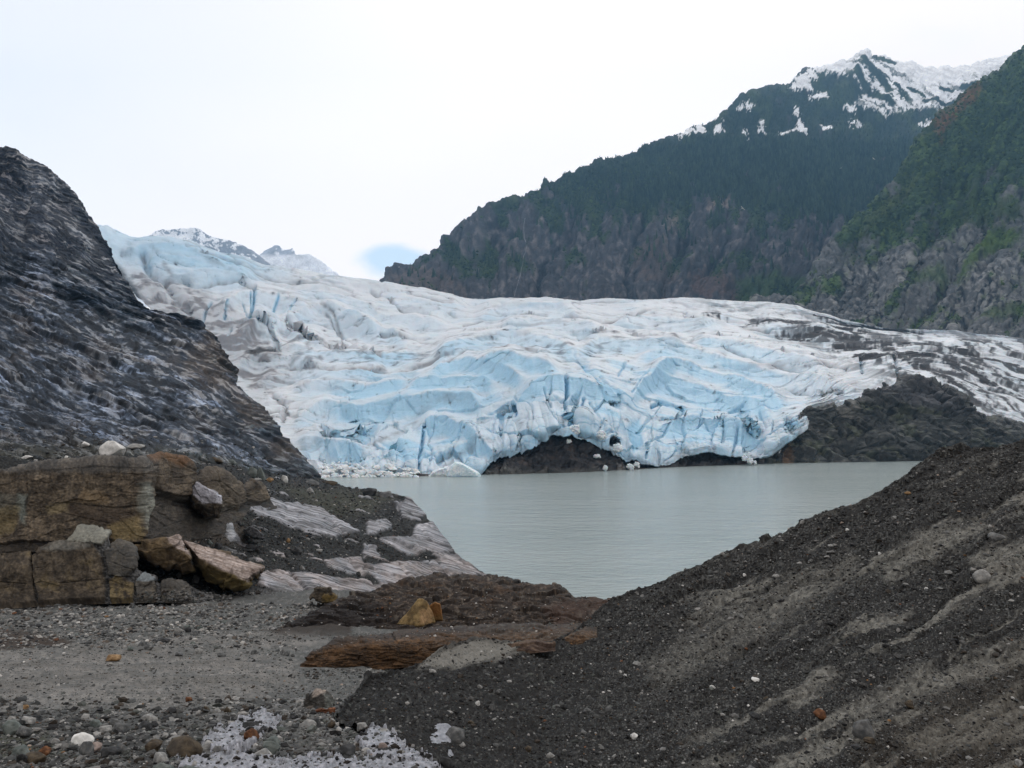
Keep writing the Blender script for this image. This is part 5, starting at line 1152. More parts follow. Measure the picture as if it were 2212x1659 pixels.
o = outcrop('boulder', [(668, 1290), (684, 1268), (712, 1266), (730, 1290), (733, 1306), (690, 1302)], 44, 2, lambda P, u, v, N, f: mixc(DARKB(P, u, v, N, f), (0.20, 0.14, 0.05), area(u, v, [(695, 1285), (728, 1285), (732, 1306), (700, 1302)], 5, 5 * f['b']) * .8), bulge=.3, rough=.06, seed=43, soft=1)
tag(o, 'brown boulder with an ochre lower side at the gravel edge', 'boulder')

# ------------------------------------------------------------------ brown mounds in the middle
def mound(name, base, mid, top, bk, label, nu, nv, fn, gaps=None, cat='rock mound', rel=1.0):
    p = Patch([base, mid, top] + bk, nu, nv, by_u=True, gaps=gaps)
    U, V = p.U, p.V
    w = fbm(U / 60, V / 30, 4, 2)
    y = V + 0.03 * U + 7 * w
    h, e, r = facets((U + 10 * w) / 70, y / 13, 5, .95, 1.2); h2, e2, r2 = facets(U / 26 + w, y / 6, 6, .95, 1.2)
    p.push(rel * sm(p.T, 0, .06) * (4 * h + 2 * h2 + 3 * fbm(U / 40, V / 18, 4, 7) + 0.7 * ridge(U / 60 + w, y / 7, 3, 8) - 1.2 * np.clip(1 - e / .1, 0, 1) + .6 * fbm(U / 4, V / 3, 3, 9)))
    n = dict(w=w, y=y, a=fbm(U / 50, y / 14, 5, 21), b=fbm(U / 14, y / 4, 4, 22), c=fbm(U / 4, V / 3, 3, 23))
    c, g = fn(U, V, n, p)
    o = p.build(name, M_ROCK, c, g); tag(o, label, cat)
    return p
def m1col(U, V, n, p):
    c = mixc(flat((0.026, 0.021, 0.018), U), (0.095, 0.072, 0.055), sm(n['b'] + .5 * n['c'], -.1, .8))
    c = mixc(c, (0.070, 0.042, 0.025), sm(n['a'], .1, .6) * .7 * sm(V, 1330, 1270))
    c = mixc(c, (0.12, 0.115, 0.10), sm(n['b'] - .3 * n['a'], .35, .7) * .55)
    c = mixc(c, (0.014, 0.012, 0.012), area(U, V, [(560, 1390), (650, 1310), (780, 1290), (860, 1340), (760, 1375)], 16, 12 * n['a']) * .8)
    c = mixc(c, (0.052, 0.032, 0.024), area(U, V, [(1170, 1310), (1300, 1290), (1345, 1290), (1300, 1320), (1200, 1350)], 10, 8 * n['a']) * .7)
    return c, 0.7
M1 = mound('rock_mound', [(570, 1376, 31), (700, 1374, 31), (860, 1368, 31), (1050, 1366, 31), (1240, 1376, 29), (1370, 1380, 27)],
      [(590, 1362, 32.5), (720, 1318, 33.5), (860, 1302, 34), (1050, 1300, 34), (1220, 1316, 33), (1370, 1330, 31)],
      [(600, 1364, 34), (640, 1340, 35), (720, 1296, 36.5), (800, 1272, 37.5), (880, 1252, 38), (960, 1243, 38.5), (1050, 1242, 39), (1120, 1250, 39), (1180, 1262, 38.5), (1225, 1275, 38), (1250, 1288, 37), (1300, 1291, 36), (1370, 1300, 35)],
      [[(600, 1380, 37), (720, 1330, 41), (880, 1280, 44), (1050, 1268, 45), (1230, 1300, 44), (1370, 1320, 42)]],
      'broad dark brown rock mound in front of the lake', 620, 190, m1col, rel=1.5)
def m2col(U, V, n, p):
    c = mixc(flat((0.028, 0.019, 0.013), U), (0.120, 0.068, 0.034), sm(.5 * n['b'] + .5 * n['c'] + .6 * n['a'], -.5, .8))
    c = mixc(c, (0.020, 0.017, 0.015), sm(fbm(U / 60, n['y'] / 5, 4, 31), .3, .7) * .5)
    top = sm(p.T, .52, .66)
    c = mixc(c, (0.030, 0.024, 0.020), top * .75)
    c = mixc(c, (0.085, 0.082, 0.072), sm(U, 900, 1050) * sm(n['b'], 0, .6) * .6)
    return c, 0.65
M2 = mound('rock_ledge', [(634, 1456, 15.3), (700, 1452, 15.6), (800, 1448, 15.9), (900, 1440, 16.2), (1000, 1432, 16.6), (1150, 1420, 17.2), (1290, 1400, 17.8)],
      [(640, 1450, 15.4), (672, 1420, 15.7), (760, 1402, 16.0), (880, 1392, 16.4), (1000, 1388, 17), (1150, 1384, 17.6), (1290, 1378, 18)],
      [(642, 1448, 15.6), (664, 1418, 15.9), (700, 1394, 16.3), (745, 1380, 16.8), (840, 1372, 17.4), (950, 1362, 18.4), (1050, 1356, 19), (1150, 1352, 19.5), (1240, 1350, 20), (1290, 1352, 20)],
      [[(650, 1444, 16.2), (672, 1416, 17), (750, 1377, 20), (840, 1366, 23), (950, 1356, 25), (1060, 1350, 26), (1150, 1347, 26), (1290, 1348, 26)], [(660, 1470, 17), (750, 1400, 24), (950, 1375, 29), (1290, 1370, 29)]],
      'long rust-brown rock ledge with a layered overhanging face', 620, 150, m2col, gaps=[50, 32, 14, 20])
M3 = mound('rock_mound', [(1070, 1410, 15.9), (1130, 1412, 15.9), (1200, 1406, 16.1)], [(1075, 1394, 16.2), (1130, 1388, 16.2), (1200, 1392, 16.4)], [(1085, 1391, 16.6), (1105, 1382, 16.8), (1150, 1380, 16.9), (1195, 1390, 16.9)], [[(1085, 1410, 17.6), (1140, 1400, 17.8), (1195, 1410, 17.8)]],
      'small dark red-brown hump on the edge of the moraine', 150, 50, lambda U, V, n, p: (mixc(flat((0.045, 0.030, 0.024), U), (0.10, 0.07, 0.05), sm(n['b'] + n['a'], -.3, .7)), 0.7))

def golden(P, u, v, N, f):
    c = mixc(flat((0.10, 0.068, 0.030), u), (0.235, 0.165, 0.075), sm(f['a'] + .4 * f['b'], -.5, .5))
    c = mixc(c, (0.19, 0.08, 0.028), area(u, v, [(925, 1302), (960, 1300), (960, 1330), (935, 1330)], 6, 6 * f['b']) * .8)
    c = mixc(c, (0.34, 0.21, 0.11), area(u, v, [(908, 1320), (928, 1314), (935, 1345), (908, 1348)], 5, 4 * f['b']) * .6)
    return mixc(c, (0.10, 0.075, 0.04), sm(f['b'] - .2 * f['a'], .2, .7) * .6)
o = outcrop('boulder', [(856, 1349), (880, 1323), (903, 1294), (914, 1293), (922, 1299), (937, 1328), (940, 1345), (905, 1352)], 29.6, 1.2, golden, bulge=.10, bevel=.96, rough=.03, seed=51, soft=0, chip=.02, extra=[(907, 1351, 28.7)])
tag(o, 'golden-brown pyramid-shaped boulder on the brown rock mound', 'boulder')
o = outcrop('boulder', [(922, 1312), (940, 1299), (952, 1304), (957, 1342), (936, 1343), (930, 1325)], 30.0, .9, lambda P, u, v, N, f: mixc(golden(P, u, v, N, f), (0.20, 0.10, 0.035), np.full(u.shape, .5)), bulge=.1, rough=.03, seed=52, soft=0, chip=.01)
tag(o, 'orange-brown stone leaning on the back of the golden boulder', 'boulder')

# ------------------------------------------------------------------ ice afloat and stranded
ICEW = tones((0.70, 0.77, 0.82), (0.84, 0.87, 0.89)); ICEB = tones((0.60, 0.75, 0.83), (0.80, 0.86, 0.89))
o = outcrop('iceberg', [(962, 1034), (966, 1024), (971, 1008), (983, 996), (997, 998), (1009, 1008), (1038, 1022), (1040, 1034)], 374, 9, ICEB, M_ICE, bulge=3, bevel=.75, rough=.02, seed=61, soft=4, chip=0, size=.9)
tag(o, 'smooth pale blue iceberg shaped like a fin at the ice front', 'iceberg')
o = outcrop('iceberg', [(918, 1033), (930, 1022), (950, 1012), (968, 1006), (976, 1020), (970, 1033)], 378, 8, ICEW, M_ICE, bulge=3, bevel=.7, rough=.05, seed=62, soft=2, size=.9)
tag(o, 'low white heap of broken ice left of the fin iceberg', 'iceberg')
def on_water(v): return 28.0 * F / (v - HZ)
for u, v, w, h, lab, Y, sd in ((1269, 1018, 14, 7, 'low white ice floe nearest the middle rock hump', 0, 1), (1283, 1017.5, 12, 5, 'small flat white floe between two others below the rock hump', 0, 2), (1296, 1017, 10, 5, 'small white floe beside the tall white ice lump', 0, 3),
                        (1308, 1017, 13, 13, 'tall white ice lump in the water by the rock hump', 0, 4), (1362, 1015, 17, 13, 'white ice chunk at the right foot of the rock hump', 0, 5), (1375, 1013, 15, 16, 'white ice block leaning at the end of the rock hump', 0, 6),
                        (1229, 958, 17, 9, 'white ice chunk stranded high on the dark rock hump', 418, 7), (1290, 989, 20, 8, 'scrap of broken ice on the right flank of the rock hump', 418, 8), (1242, 938, 30, 20, 'dirty white ice block hanging under the arch', 418, 9), (1300, 948, 26, 18, 'white ice block wedged under the right side of the arch', 420, 10),
                        (1335, 975, 30, 16, 'rounded white ice lump below the dark melt hole', 424, 11),
                        (1609, 996, 15, 14, 'white ice lump in the cluster before the rock hill', 462, 12), (1620, 1001, 18, 12, 'lowest white ice lump before the rock hill', 462, 13), (1618, 986, 10, 10, 'topmost small ice lump before the rock hill', 464, 14), (1631, 1003, 10, 9, 'small ice lump at the water before the rock hill', 464, 15)):
    Y = Y or on_water(v) - 1
    r_ = random.Random(sd)
    pts = [(u + w / 2 * math.cos(a) * r_.uniform(.75, 1.05), v - h * .5 + h * .62 * math.sin(a) * r_.uniform(.8, 1.05)) for a in [i * math.pi / 4 + .2 for i in range(8)]]
    o = outcrop('ice_chunk', pts, Y, w * Y / F * .8, ICEW, M_ICE, bulge=w * Y / F * .2, bevel=.8, rough=.12, seed=70 + sd, soft=1, size=.7, chip=.13)
    tag(o, lab, 'ice chunk')
# ------------------------------------------------------------------ loose stones
ICO_P, ICO_F = hull([Vv for Vv in [(0, 1, 1.618), (0, -1, 1.618), (0, 1, -1.618), (0, -1, -1.618), (1, 1.618, 0), (-1, 1.618, 0), (1, -1.618, 0), (-1, -1.618, 0), (1.618, 0, 1), (-1.618, 0, 1), (1.618, 0, -1), (-1.618, 0, -1)]])
ICO_P = ICO_P / np.linalg.norm(ICO_P[0])
def stone_shape(seed, round_=1):
    r = np.random.RandomState(seed)
    p = r.randn(15, 3); p /= np.linalg.norm(p, axis=1)[:, None]
    p *= r.uniform(.8, 1.1, (15, 1))
    P, Fc = hull(p)
    P, Fc = subdivide(P, Fc); P, Fc = subdivide(P, Fc); P = relax(P, Fc, round_, .5); P, Fc = subdivide(P, Fc)
    P = P + vnormals(P, Fc) * (0.07 * fbm3(P.astype(np.float32), 2.5, 4, seed))[:, None]
    P -= (P.max(0) + P.min(0)) / 2
    return P / np.ptp(P, axis=0) , Fc                  # unit box
SHAPES = [stone_shape(100 + i, 1 if i % 3 else 3) for i in range(9)]
TINT = dict(grey=((0.060, 0.063, 0.064), (0.14, 0.14, 0.137)), dark=((0.018, 0.019, 0.020), (0.050, 0.051, 0.053)), pale=((0.17, 0.17, 0.165), (0.32, 0.315, 0.30)), white=((0.48, 0.48, 0.46), (0.66, 0.65, 0.63)),
            brown=((0.036, 0.028, 0.020), (0.090, 0.070, 0.046)), rust=((0.075, 0.032, 0.016), (0.17, 0.078, 0.036)), orange=((0.16, 0.095, 0.045), (0.32, 0.21, 0.11)), green=((0.075, 0.088, 0.082), (0.14, 0.155, 0.145)), pink=((0.17, 0.135, 0.12), (0.29, 0.235, 0.21)))
STONE_MESH = {}
def stone_mesh(shape, tint):
    k = (shape, tint)
    if k not in STONE_MESH:
        P, Fc = SHAPES[shape]
        lo, hi = TINT[tint]
        q = P.astype(np.float32)
        t = sm(fbm3(q, 3, 4, shape * 7 + len(tint)) + .3 * fbm3(q, 12, 3, 5), -.4, .6)
        c = np.ones((len(P), 4), np.float32); c[:, :3] = mixc(flat(lo, t), hi, t); c[:, 3] = .65
        o = mesh_obj('stone', P, Fc, M_STONE, c); STONE_MESH[k] = o.data
        bpy.data.objects.remove(o)
    return STONE_MESH[k]
for p_ in (FLOOR, MOUND, LEDGE, HILL, M1, M2, TIER): p_.look()
def ground_at(patch, u, v):
    d = (patch.u - u) ** 2 + (patch.v - v) ** 2
    m = d < d.min() + 2.0
    yy = np.where(m, patch.P[..., 1], 1e9)
    i = np.unravel_index(np.argmin(yy), yy.shape)
    return patch.P[i]
srnd = random.Random(5)
def put_stone(patch, u, v, w, h, tint, label, cat='stone', group=None, name='stone', tilt=0.25, P0=None, elong=1.0, sink=.22):
    """w, h: width and height as surveyed (plate units) at that spot"""
    P = ground_at(patch, u, v + h * .42) if P0 is None else P0
    k = P[1] / F
    o = bpy.data.objects.new(name, stone_mesh(srnd.randrange(len(SHAPES)), tint)); COL.objects.link(o)
    W, H = w * k, h * k
    o.scale = (W, W * srnd.uniform(.7, 1.0) * elong, H * 1.15)
    o.rotation_euler = (srnd.uniform(-tilt, tilt), srnd.uniform(-tilt, tilt), srnd.uniform(-.5, .5) if elong == 1 else srnd.uniform(0, 6.3))
    o.location = (P[0], P[1], P[2] + H * (.5 - sink))
    tag(o, label, cat, group)
    return o
NAMED = [   # patch, u, v, w, h, tint, label
    (HILL, 503, 996, 20, 10, 'green', 'pale green stone on the foot of the slope above the rounded rock'), (HILL, 469, 993, 26, 13, 'brown', 'olive-brown stone beside the pale green stone'),
    (LEDGE, 544, 1019, 24, 24, 'green', 'left of the two grey-green boulders standing side by side'), (LEDGE, 565, 1022, 20, 28, 'green', 'right, taller of the two grey-green boulders side by side'), (LEDGE, 582, 1036, 20, 11, 'orange', 'low tan stone at the foot of the two grey-green boulders'),
    (LEDGE, 615, 1033, 14, 18, 'white', 'upright white stone near the water point'), (LEDGE, 673, 1041, 34, 15, 'grey', 'long rounded grey boulder near the point'), (LEDGE, 671, 1058, 17, 12, 'pale', 'pale wedge-shaped stone below the long grey boulder'),
    (LEDGE, 552, 1036, 30, 9, 'pale', 'long pale slab stone left of the tan stone'), (LEDGE, 717, 1042, 26, 11, 'brown', 'brown stone leaning at the tip of the upper shore'),
    (LEDGE, 798, 1061, 32, 20, 'dark', 'dark grey angular boulder on the shore skyline'), (LEDGE, 831, 1067, 34, 12, 'grey', 'flat grey boulder right of the dark angular one'), (LEDGE, 653, 1225, 11, 9, 'pale', 'single round pale stone on the dark grit'), (LEDGE, 622, 1166, 12, 12, 'orange', 'tan stone half buried in the dark grit'),
    (LEDGE, 470, 1179, 22, 16, 'dark', 'dark stone on the upper edge of the pink slab'), (LEDGE, 490, 1190, 20, 14, 'grey', 'grey stone beside the dark stone on the pink slab'), (LEDGE, 545, 1180, 24, 14, 'dark', 'dark grey stone below the propped slab stone'),
    (LEDGE, 386, 1240, 13, 13, 'pale', 'pale round stone under the split tilted slab'), (LEDGE, 422, 1250, 19, 18, 'pale', 'pale grey cobble under the split tilted slab'), (LEDGE, 642, 1190, 24, 17, 'dark', 'slaty dark stone in the grit above the pale round stone'),
    (HILL, 242, 964, 52, 36, 'white', 'big angular white boulder perched above the cliff'), (HILL, 184, 958, 15, 11, 'white', 'small white stone left of the big white boulder'), (HILL, 59, 985, 22, 8, 'white', 'flat white stone at the far left above the cliff'), (HILL, 150, 979, 14, 10, 'grey', 'small grey stone between the white stones above the cliff'), (HILL, 76, 996, 10, 8, 'pale', 'little pale stone on the lip of the cliff'), (HILL, 143, 996, 8, 6, 'white', 'tiny white stone on the lip of the cliff'), (HILL, 291, 962, 40, 12, 'pale', 'low tan rock right of the big white boulder'),
    (M1, 1118, 1253, 15, 10, 'dark', 'dark stone standing on the skyline of the brown mound'),
    (FLOOR, 245, 1421, 28, 15, 'orange', 'orange stone alone on the smooth silt'), (FLOOR, 430, 1404, 16, 12, 'pale', 'pale stone on the silt right of the orange stone'), (FLOOR, 385, 1362, 15, 15, 'pale', 'pale upright stone at the upper edge of the silt'), (FLOOR, 306, 1388, 28, 9, 'pale', 'flat pale stone at the upper edge of the silt'),
    (FLOOR, 352, 1382, 30, 12, 'dark', 'dark low stone at the upper edge of the silt'), (FLOOR, 56, 1526, 17, 11, 'orange', 'small orange stone at the left edge of the silt'), (FLOOR, 228, 1576, 26, 18, 'pale', 'blue-grey oval stone among dark gravel'),
    (FLOOR, 178, 1596, 46, 27, 'white', 'large white stone in the near gravel'), (FLOOR, 206, 1612, 30, 22, 'pink', 'pinkish white stone touching the large white stone'), (FLOOR, 95, 1624, 24, 24, 'rust', 'round rust-red stone in the near gravel'), (FLOOR, 118, 1600, 20, 14, 'pale', 'pale oval stone left of the large white stone'),
    (FLOOR, 396, 1612, 82, 46, 'brown', 'large brown angular rock in the near gravel'), (FLOOR, 348, 1636, 36, 26, 'pale', 'pale mottled stone beside the large brown rock'), (FLOOR, 447, 1610, 34, 24, 'pale', 'pale stone at the right end of the large brown rock'), (FLOOR, 262, 1615, 26, 20, 'grey', 'round grey stone right of the pinkish white stone'),
    (FLOOR, 408, 1510, 15, 12, 'rust', 'small rusty stone on the silt edge'), (FLOOR, 540, 1585, 32, 24, 'rust', 'rust-brown stone lying in the ice crust'), (FLOOR, 470, 1533, 18, 12, 'pale', 'pale stone beside two brown ones'), (FLOOR, 445, 1530, 16, 12, 'brown', 'brown stone left of a pale one'), (FLOOR, 492, 1532, 16, 14, 'brown', 'upright brown stone right of a pale one'),
    (FLOOR, 560, 1640, 26, 16, 'rust', 'reddish stone at the bottom edge in the ice crust'), (FLOOR, 590, 1600, 30, 18, 'green', 'greenish stone in the ice crust'), (FLOOR, 830, 1612, 24, 16, 'pink', 'pinkish stone at the foot of the moraine'), (FLOOR, 745, 1620, 44, 24, 'dark', 'dark stone at the inner edge of the ice crust'),
    (MOUND, 1870, 1572, 52, 40, 'grey', 'blue-grey pointed boulder low on the moraine'), (MOUND, 1773, 1541, 26, 20, 'rust', 'reddish-brown stone low on the moraine'), (MOUND, 2122, 1242, 38, 28, 'pale', 'large pale grey stone high on the moraine'), (MOUND, 2002, 1271, 8, 7, 'white', 'small bright white stone on the moraine silt'),
    (MOUND, 1900, 1195, 8, 6, 'white', 'tiny white stone near a dark gravel patch of the moraine'), (MOUND, 1830, 1143, 8, 7, 'white', 'tiny white stone just below the moraine crest'), (MOUND, 2150, 1155, 36, 14, 'grey', 'long grey stone in the upper moraine silt'), (MOUND, 1630, 1466, 24, 8, 'white', 'long white sliver of stone on the moraine'),
    (MOUND, 1540, 1482, 12, 6, 'white', 'short white sliver of stone on the moraine'), (MOUND, 1608, 1241, 8, 7, 'white', 'thin white stone below the upper gravel patch'), (MOUND, 1677, 1242, 16, 8, 'pale', 'pale stone in the upper gravel patch'), (MOUND, 935, 1450, 17, 10, 'pale', 'pale stone on the light sand of the moraine'),
    (MOUND, 1033, 1518, 11, 12, 'white', 'white upright stone on the dark moraine foot'), (MOUND, 1062, 1528, 17, 18, 'grey', 'round grey stone right of the white upright stone'), (MOUND, 1037, 1481, 11, 8, 'pale', 'pale stone above the white upright stone'), (MOUND, 1190, 1630, 22, 12, 'pale', 'pale tan stone near the bottom of the moraine'),
    (MOUND, 1370, 1590, 16, 13, 'white', 'white stone cluster on the lower moraine slope'), (MOUND, 1268, 1533, 20, 10, 'grey', 'flat grey stone mid-way down the moraine'), (MOUND, 1560, 1195, 9, 8, 'pale', 'little pale stone on the crest gravel'), (MOUND, 1960, 1063, 16, 6, 'orange', 'flat tan stone below the upper crest')]
for a in NAMED:
    big = a[3] * a[4] > 700
    put_stone(*a[:6], a[6], 'boulder' if big else 'stone', name='boulder' if big else 'stone')
# the dark boulder with a rust slab against it
o = outcrop('boulder', [(648, 1536), (664, 1500), (684, 1488), (706, 1490), (724, 1512), (730, 1536), (700, 1545)], 7.4, .35,
            lambda P, u, v, N, f: mixc(mixc(tones((0.05, 0.047, 0.043), (0.10, 0.095, 0.085))(P, u, v, N, f), (0.34, 0.29, 0.25), area(u, v, [(672, 1488), (706, 1486), (702, 1496), (676, 1506)], 3, 3 * f['b'])), (0.17, 0.18, 0.165), area(u, v, [(702, 1498), (722, 1512), (732, 1540), (706, 1535)], 4, 4 * f['b']) * .8), bulge=.04, bevel=.85, rough=.03, seed=91, soft=0, extra=[(700, 1502, 7.3), (702, 1538, 7.25)])
tag(o, 'dark boulder with a pale top at the foot of the moraine', 'boulder')
o = outcrop('rock_slab', [(634, 1568), (662, 1545), (690, 1530), (724, 1528), (722, 1540), (690, 1548), (655, 1568)], 6.9, .14, tones((0.10, 0.042, 0.024), (0.20, 0.095, 0.055)), bulge=.03, rough=.02, seed=93, soft=0)
tag(o, 'red-brown slab leaning against the dark pale-topped boulder', 'rock slab')
# larger stones of the gravel that nothing tells apart
def pick(patch, n, w, seed, ok=None):
    r = np.random.RandomState(seed)
    w = np.where((patch.u > -200) & (patch.u < 2400) & (patch.v < 1700) & (patch.v > 900), w, 0)
    a = np.abs(np.gradient(patch.u, axis=1) * np.gradient(patch.v, axis=0)) + 1e-6
    pr = (w * a).ravel(); pr /= pr.sum()
    return np.unravel_index(r.choice(pr.size, n, p=pr), w.shape)
vis_floor = (1 - .80 * FLOOR.silt) * (FLOOR.v > 1305) * (~inside(FLOOR.u, FLOOR.v, [(c[0], c[1]) for c in CREST] + [(2500, 1800), (960, 1690), (830, 1600)])) * (~inside(FLOOR.u, FLOOR.v, [(600, 1364), (720, 1296), (960, 1243), (1250, 1285), (1340, 1300), (1250, 1400), (900, 1440), (640, 1452), (640, 1400), (560, 1375)]))
fg = (FLOOR.P[..., 1] < 12)
def scatter(patch, w, n, size, tints, label, group, seed):
    i, j = pick(patch, n, w, seed); rr = random.Random(seed)
    for a, b in zip(i, j):
        s = size(rr)
        P = patch.P[a, b]
        t = rr.choice(tints); wd_ = dict(grey='mid-grey', dark='dark', pale='pale grey', green='greenish grey', brown='brown')[t]
        put_stone(patch, 0, 0, s * F / P[1], s * rr.uniform(.5, .85) * F / P[1], t, label.replace('TINT', wd_), 'stone', group.replace('TINT', wd_), P0=P)
scatter(FLOOR, vis_floor * (FLOOR.P[..., 1] < 7) , 70, lambda r: r.uniform(.055, .13), ['grey', 'grey', 'dark', 'pale', 'green', 'brown'], 'rough TINT cobble lying in the near gravel', 'TINT cobbles in the near gravel', 11)
scatter(FLOOR, vis_floor * (FLOOR.P[..., 1] > 20) * (FLOOR.v > 1300), 70, lambda r: r.uniform(.14, .30), ['grey', 'grey', 'pale', 'dark', 'grey', 'green'], 'TINT cobble in the stony strip below the cliff', 'TINT cobbles below the cliff', 12)
scatter(MOUND, (1 - .7 * MOUND.silt) * (MOUND.T < .88), 80, lambda r: .05 + .12 * r.random() ** 2.5, ['grey', 'dark', 'grey', 'dark', 'pale', 'brown'], 'small TINT stone set in the moraine slope', 'TINT stones on the moraine slope', 13)
scatter(LEDGE, (1 - LEDGE.slab) * (LEDGE.u > 440) * (LEDGE.T > .15) * (LEDGE.T < .8) * (LEDGE.S < .93), 40, lambda r: r.uniform(.3, .7), ['dark', 'grey', 'dark', 'green', 'pale'], 'TINT stone strewn over the gritty shore slope', 'TINT stones on the shore slope', 14)

# ------------------------------------------------------------------ crust of refrozen slush between the near stones
def slush():
    rows = []
    for v, Y in ((1800, 3.05), (1659, 3.83), (1600, 4.95), (1560, 6.02), (1530, 7.2)):
        rows.append([(380, v, Y), (640, v, Y), (1000, v + 4, Y)])
    p = Patch(rows, 520, 300, by_u=True, gaps=[90, 60, 42, 30])
    U, V = p.U, p.V
    reg = np.maximum.reduce([area(U, V, [(420, 1605), (470, 1570), (520, 1545), (565, 1530), (600, 1545), (610, 1575), (560, 1600), (480, 1640)], 16, 22 * fbm(U / 18, V / 9, 5, 1)),
                             area(U, V, [(380, 1640), (500, 1625), (600, 1640), (700, 1630), (800, 1640), (900, 1640), (950, 1650), (950, 1720), (380, 1720)], 14, 22 * fbm(U / 20, V / 9, 5, 2)),
                             area(U, V, [(770, 1600), (800, 1568), (850, 1580), (880, 1620), (940, 1640), (900, 1660), (800, 1650)], 10, 20 * fbm(U / 18, V / 8, 5, 3)), area(U, V, [(712, 1508), (740, 1490), (770, 1498), (770, 1520), (720, 1520)], 6, 8 * fbm(U / 14, V / 8, 3, 4))])
    m = lambda h: h / p.k[..., 0]
    h = -0.12 + 0.148 * reg + 0.013 * fbm(U / 20, V / 10, 4, 5) + 0.003 * fbm(U / 6, V / 4, 2, 6)
    h = h - 0.1 * sm(U, 960, 1000)
    p.P[..., 2] += h; p.N = p.normals()
    c = mixc(flat((0.19, 0.195, 0.215), U), (0.31, 0.315, 0.345), sm(fbm(U / 10, V / 6, 4, 7), -.4, .5))
    c = mixc(c, (0.14, 0.145, 0.155), sm(fbm(U / 22, V / 9, 4, 8), .15, .6) * .7)
    tag(p.build('slush', M_SOIL, c, .4), 'thin grey-white slush frozen between the near stones', 'slush', kind='stuff')
    p.reg = reg * (h > -.01); p.look(); return p
SLUSH = slush()

# ------------------------------------------------------------------ gravel nobody could count
def gravel(name, jobs, label):
    VV, FF, CC, off = [], [], [], 0
    for patch, w, n, lo, hi, seed, tints in jobs:
        i, j = pick(patch, n, w, seed); r = np.random.RandomState(seed + 1)
        P = patch.P[i, j]; D = P[:, 1]
        s = lo * (hi / lo) ** (r.rand(n) ** 2.2) * D / F    # sizes in plate units
        B = ICO_P[None] * (1 + .38 * r.randn(n, 12, 1).clip(-1, 1))
        B = B * np.stack([s * .55, s * r.uniform(.3, .55, n), s * r.uniform(.2, .42, n)], 1)[:, None]
        a = r.rand(n) * 6.283; ca, sa = np.cos(a)[:, None], np.sin(a)[:, None]
        X = B[..., 0] * ca - B[..., 1] * sa; Yy = B[..., 0] * sa + B[..., 1] * ca
        B = np.stack([X, Yy, B[..., 2]], -1) + P[:, None] + np.array([0, 0, 1.0]) * (s * .10)[:, None, None]
        T = np.array(tints)[r.choice(len(tints), n)] * r.uniform(.6, 1.4, (n, 1))
        c = np.ones((n, 12, 4), np.float32); c[..., :3] = np.clip(T, 0, .8)[:, None]; c[..., 3] = .7
        VV.append(B.reshape(-1, 3)); CC.append(c.reshape(-1, 4)); FF.append((ICO_F[None] + np.arange(n)[:, None, None] * 12).reshape(-1, 3) + off); off += n * 12
    o = mesh_obj(name, np.concatenate(VV), np.concatenate(FF), M_STONE, np.concatenate(CC), False)
    tag(o, label, 'gravel', kind='stuff')
GREYS = [(0.025, 0.025, 0.026), (0.04, 0.042, 0.042), (0.065, 0.068, 0.068), (0.11, 0.11, 0.107), (0.15, 0.15, 0.145), (0.04, 0.033, 0.027), (0.08, 0.086, 0.08), (0.23, 0.225, 0.215)]
DARKS = [(0.012, 0.012, 0.013), (0.018, 0.018, 0.019), (0.028, 0.028, 0.028), (0.042, 0.042, 0.041), (0.075, 0.077, 0.075), (0.025, 0.021, 0.018)]
LIGHTS = [(0.04, 0.04, 0.041), (0.09, 0.093, 0.093), (0.15, 0.152, 0.148), (0.18, 0.178, 0.172), (0.06, 0.06, 0.06), (0.23, 0.222, 0.21), (0.11, 0.092, 0.078), (0.30, 0.292, 0.275)]
RARE = [(0.42, 0.41, 0.39), (0.35, 0.34, 0.32), (0.17, 0.095, 0.045), (0.25, 0.20, 0.165), (0.13, 0.06, 0.032), (0.36, 0.35, 0.34)]
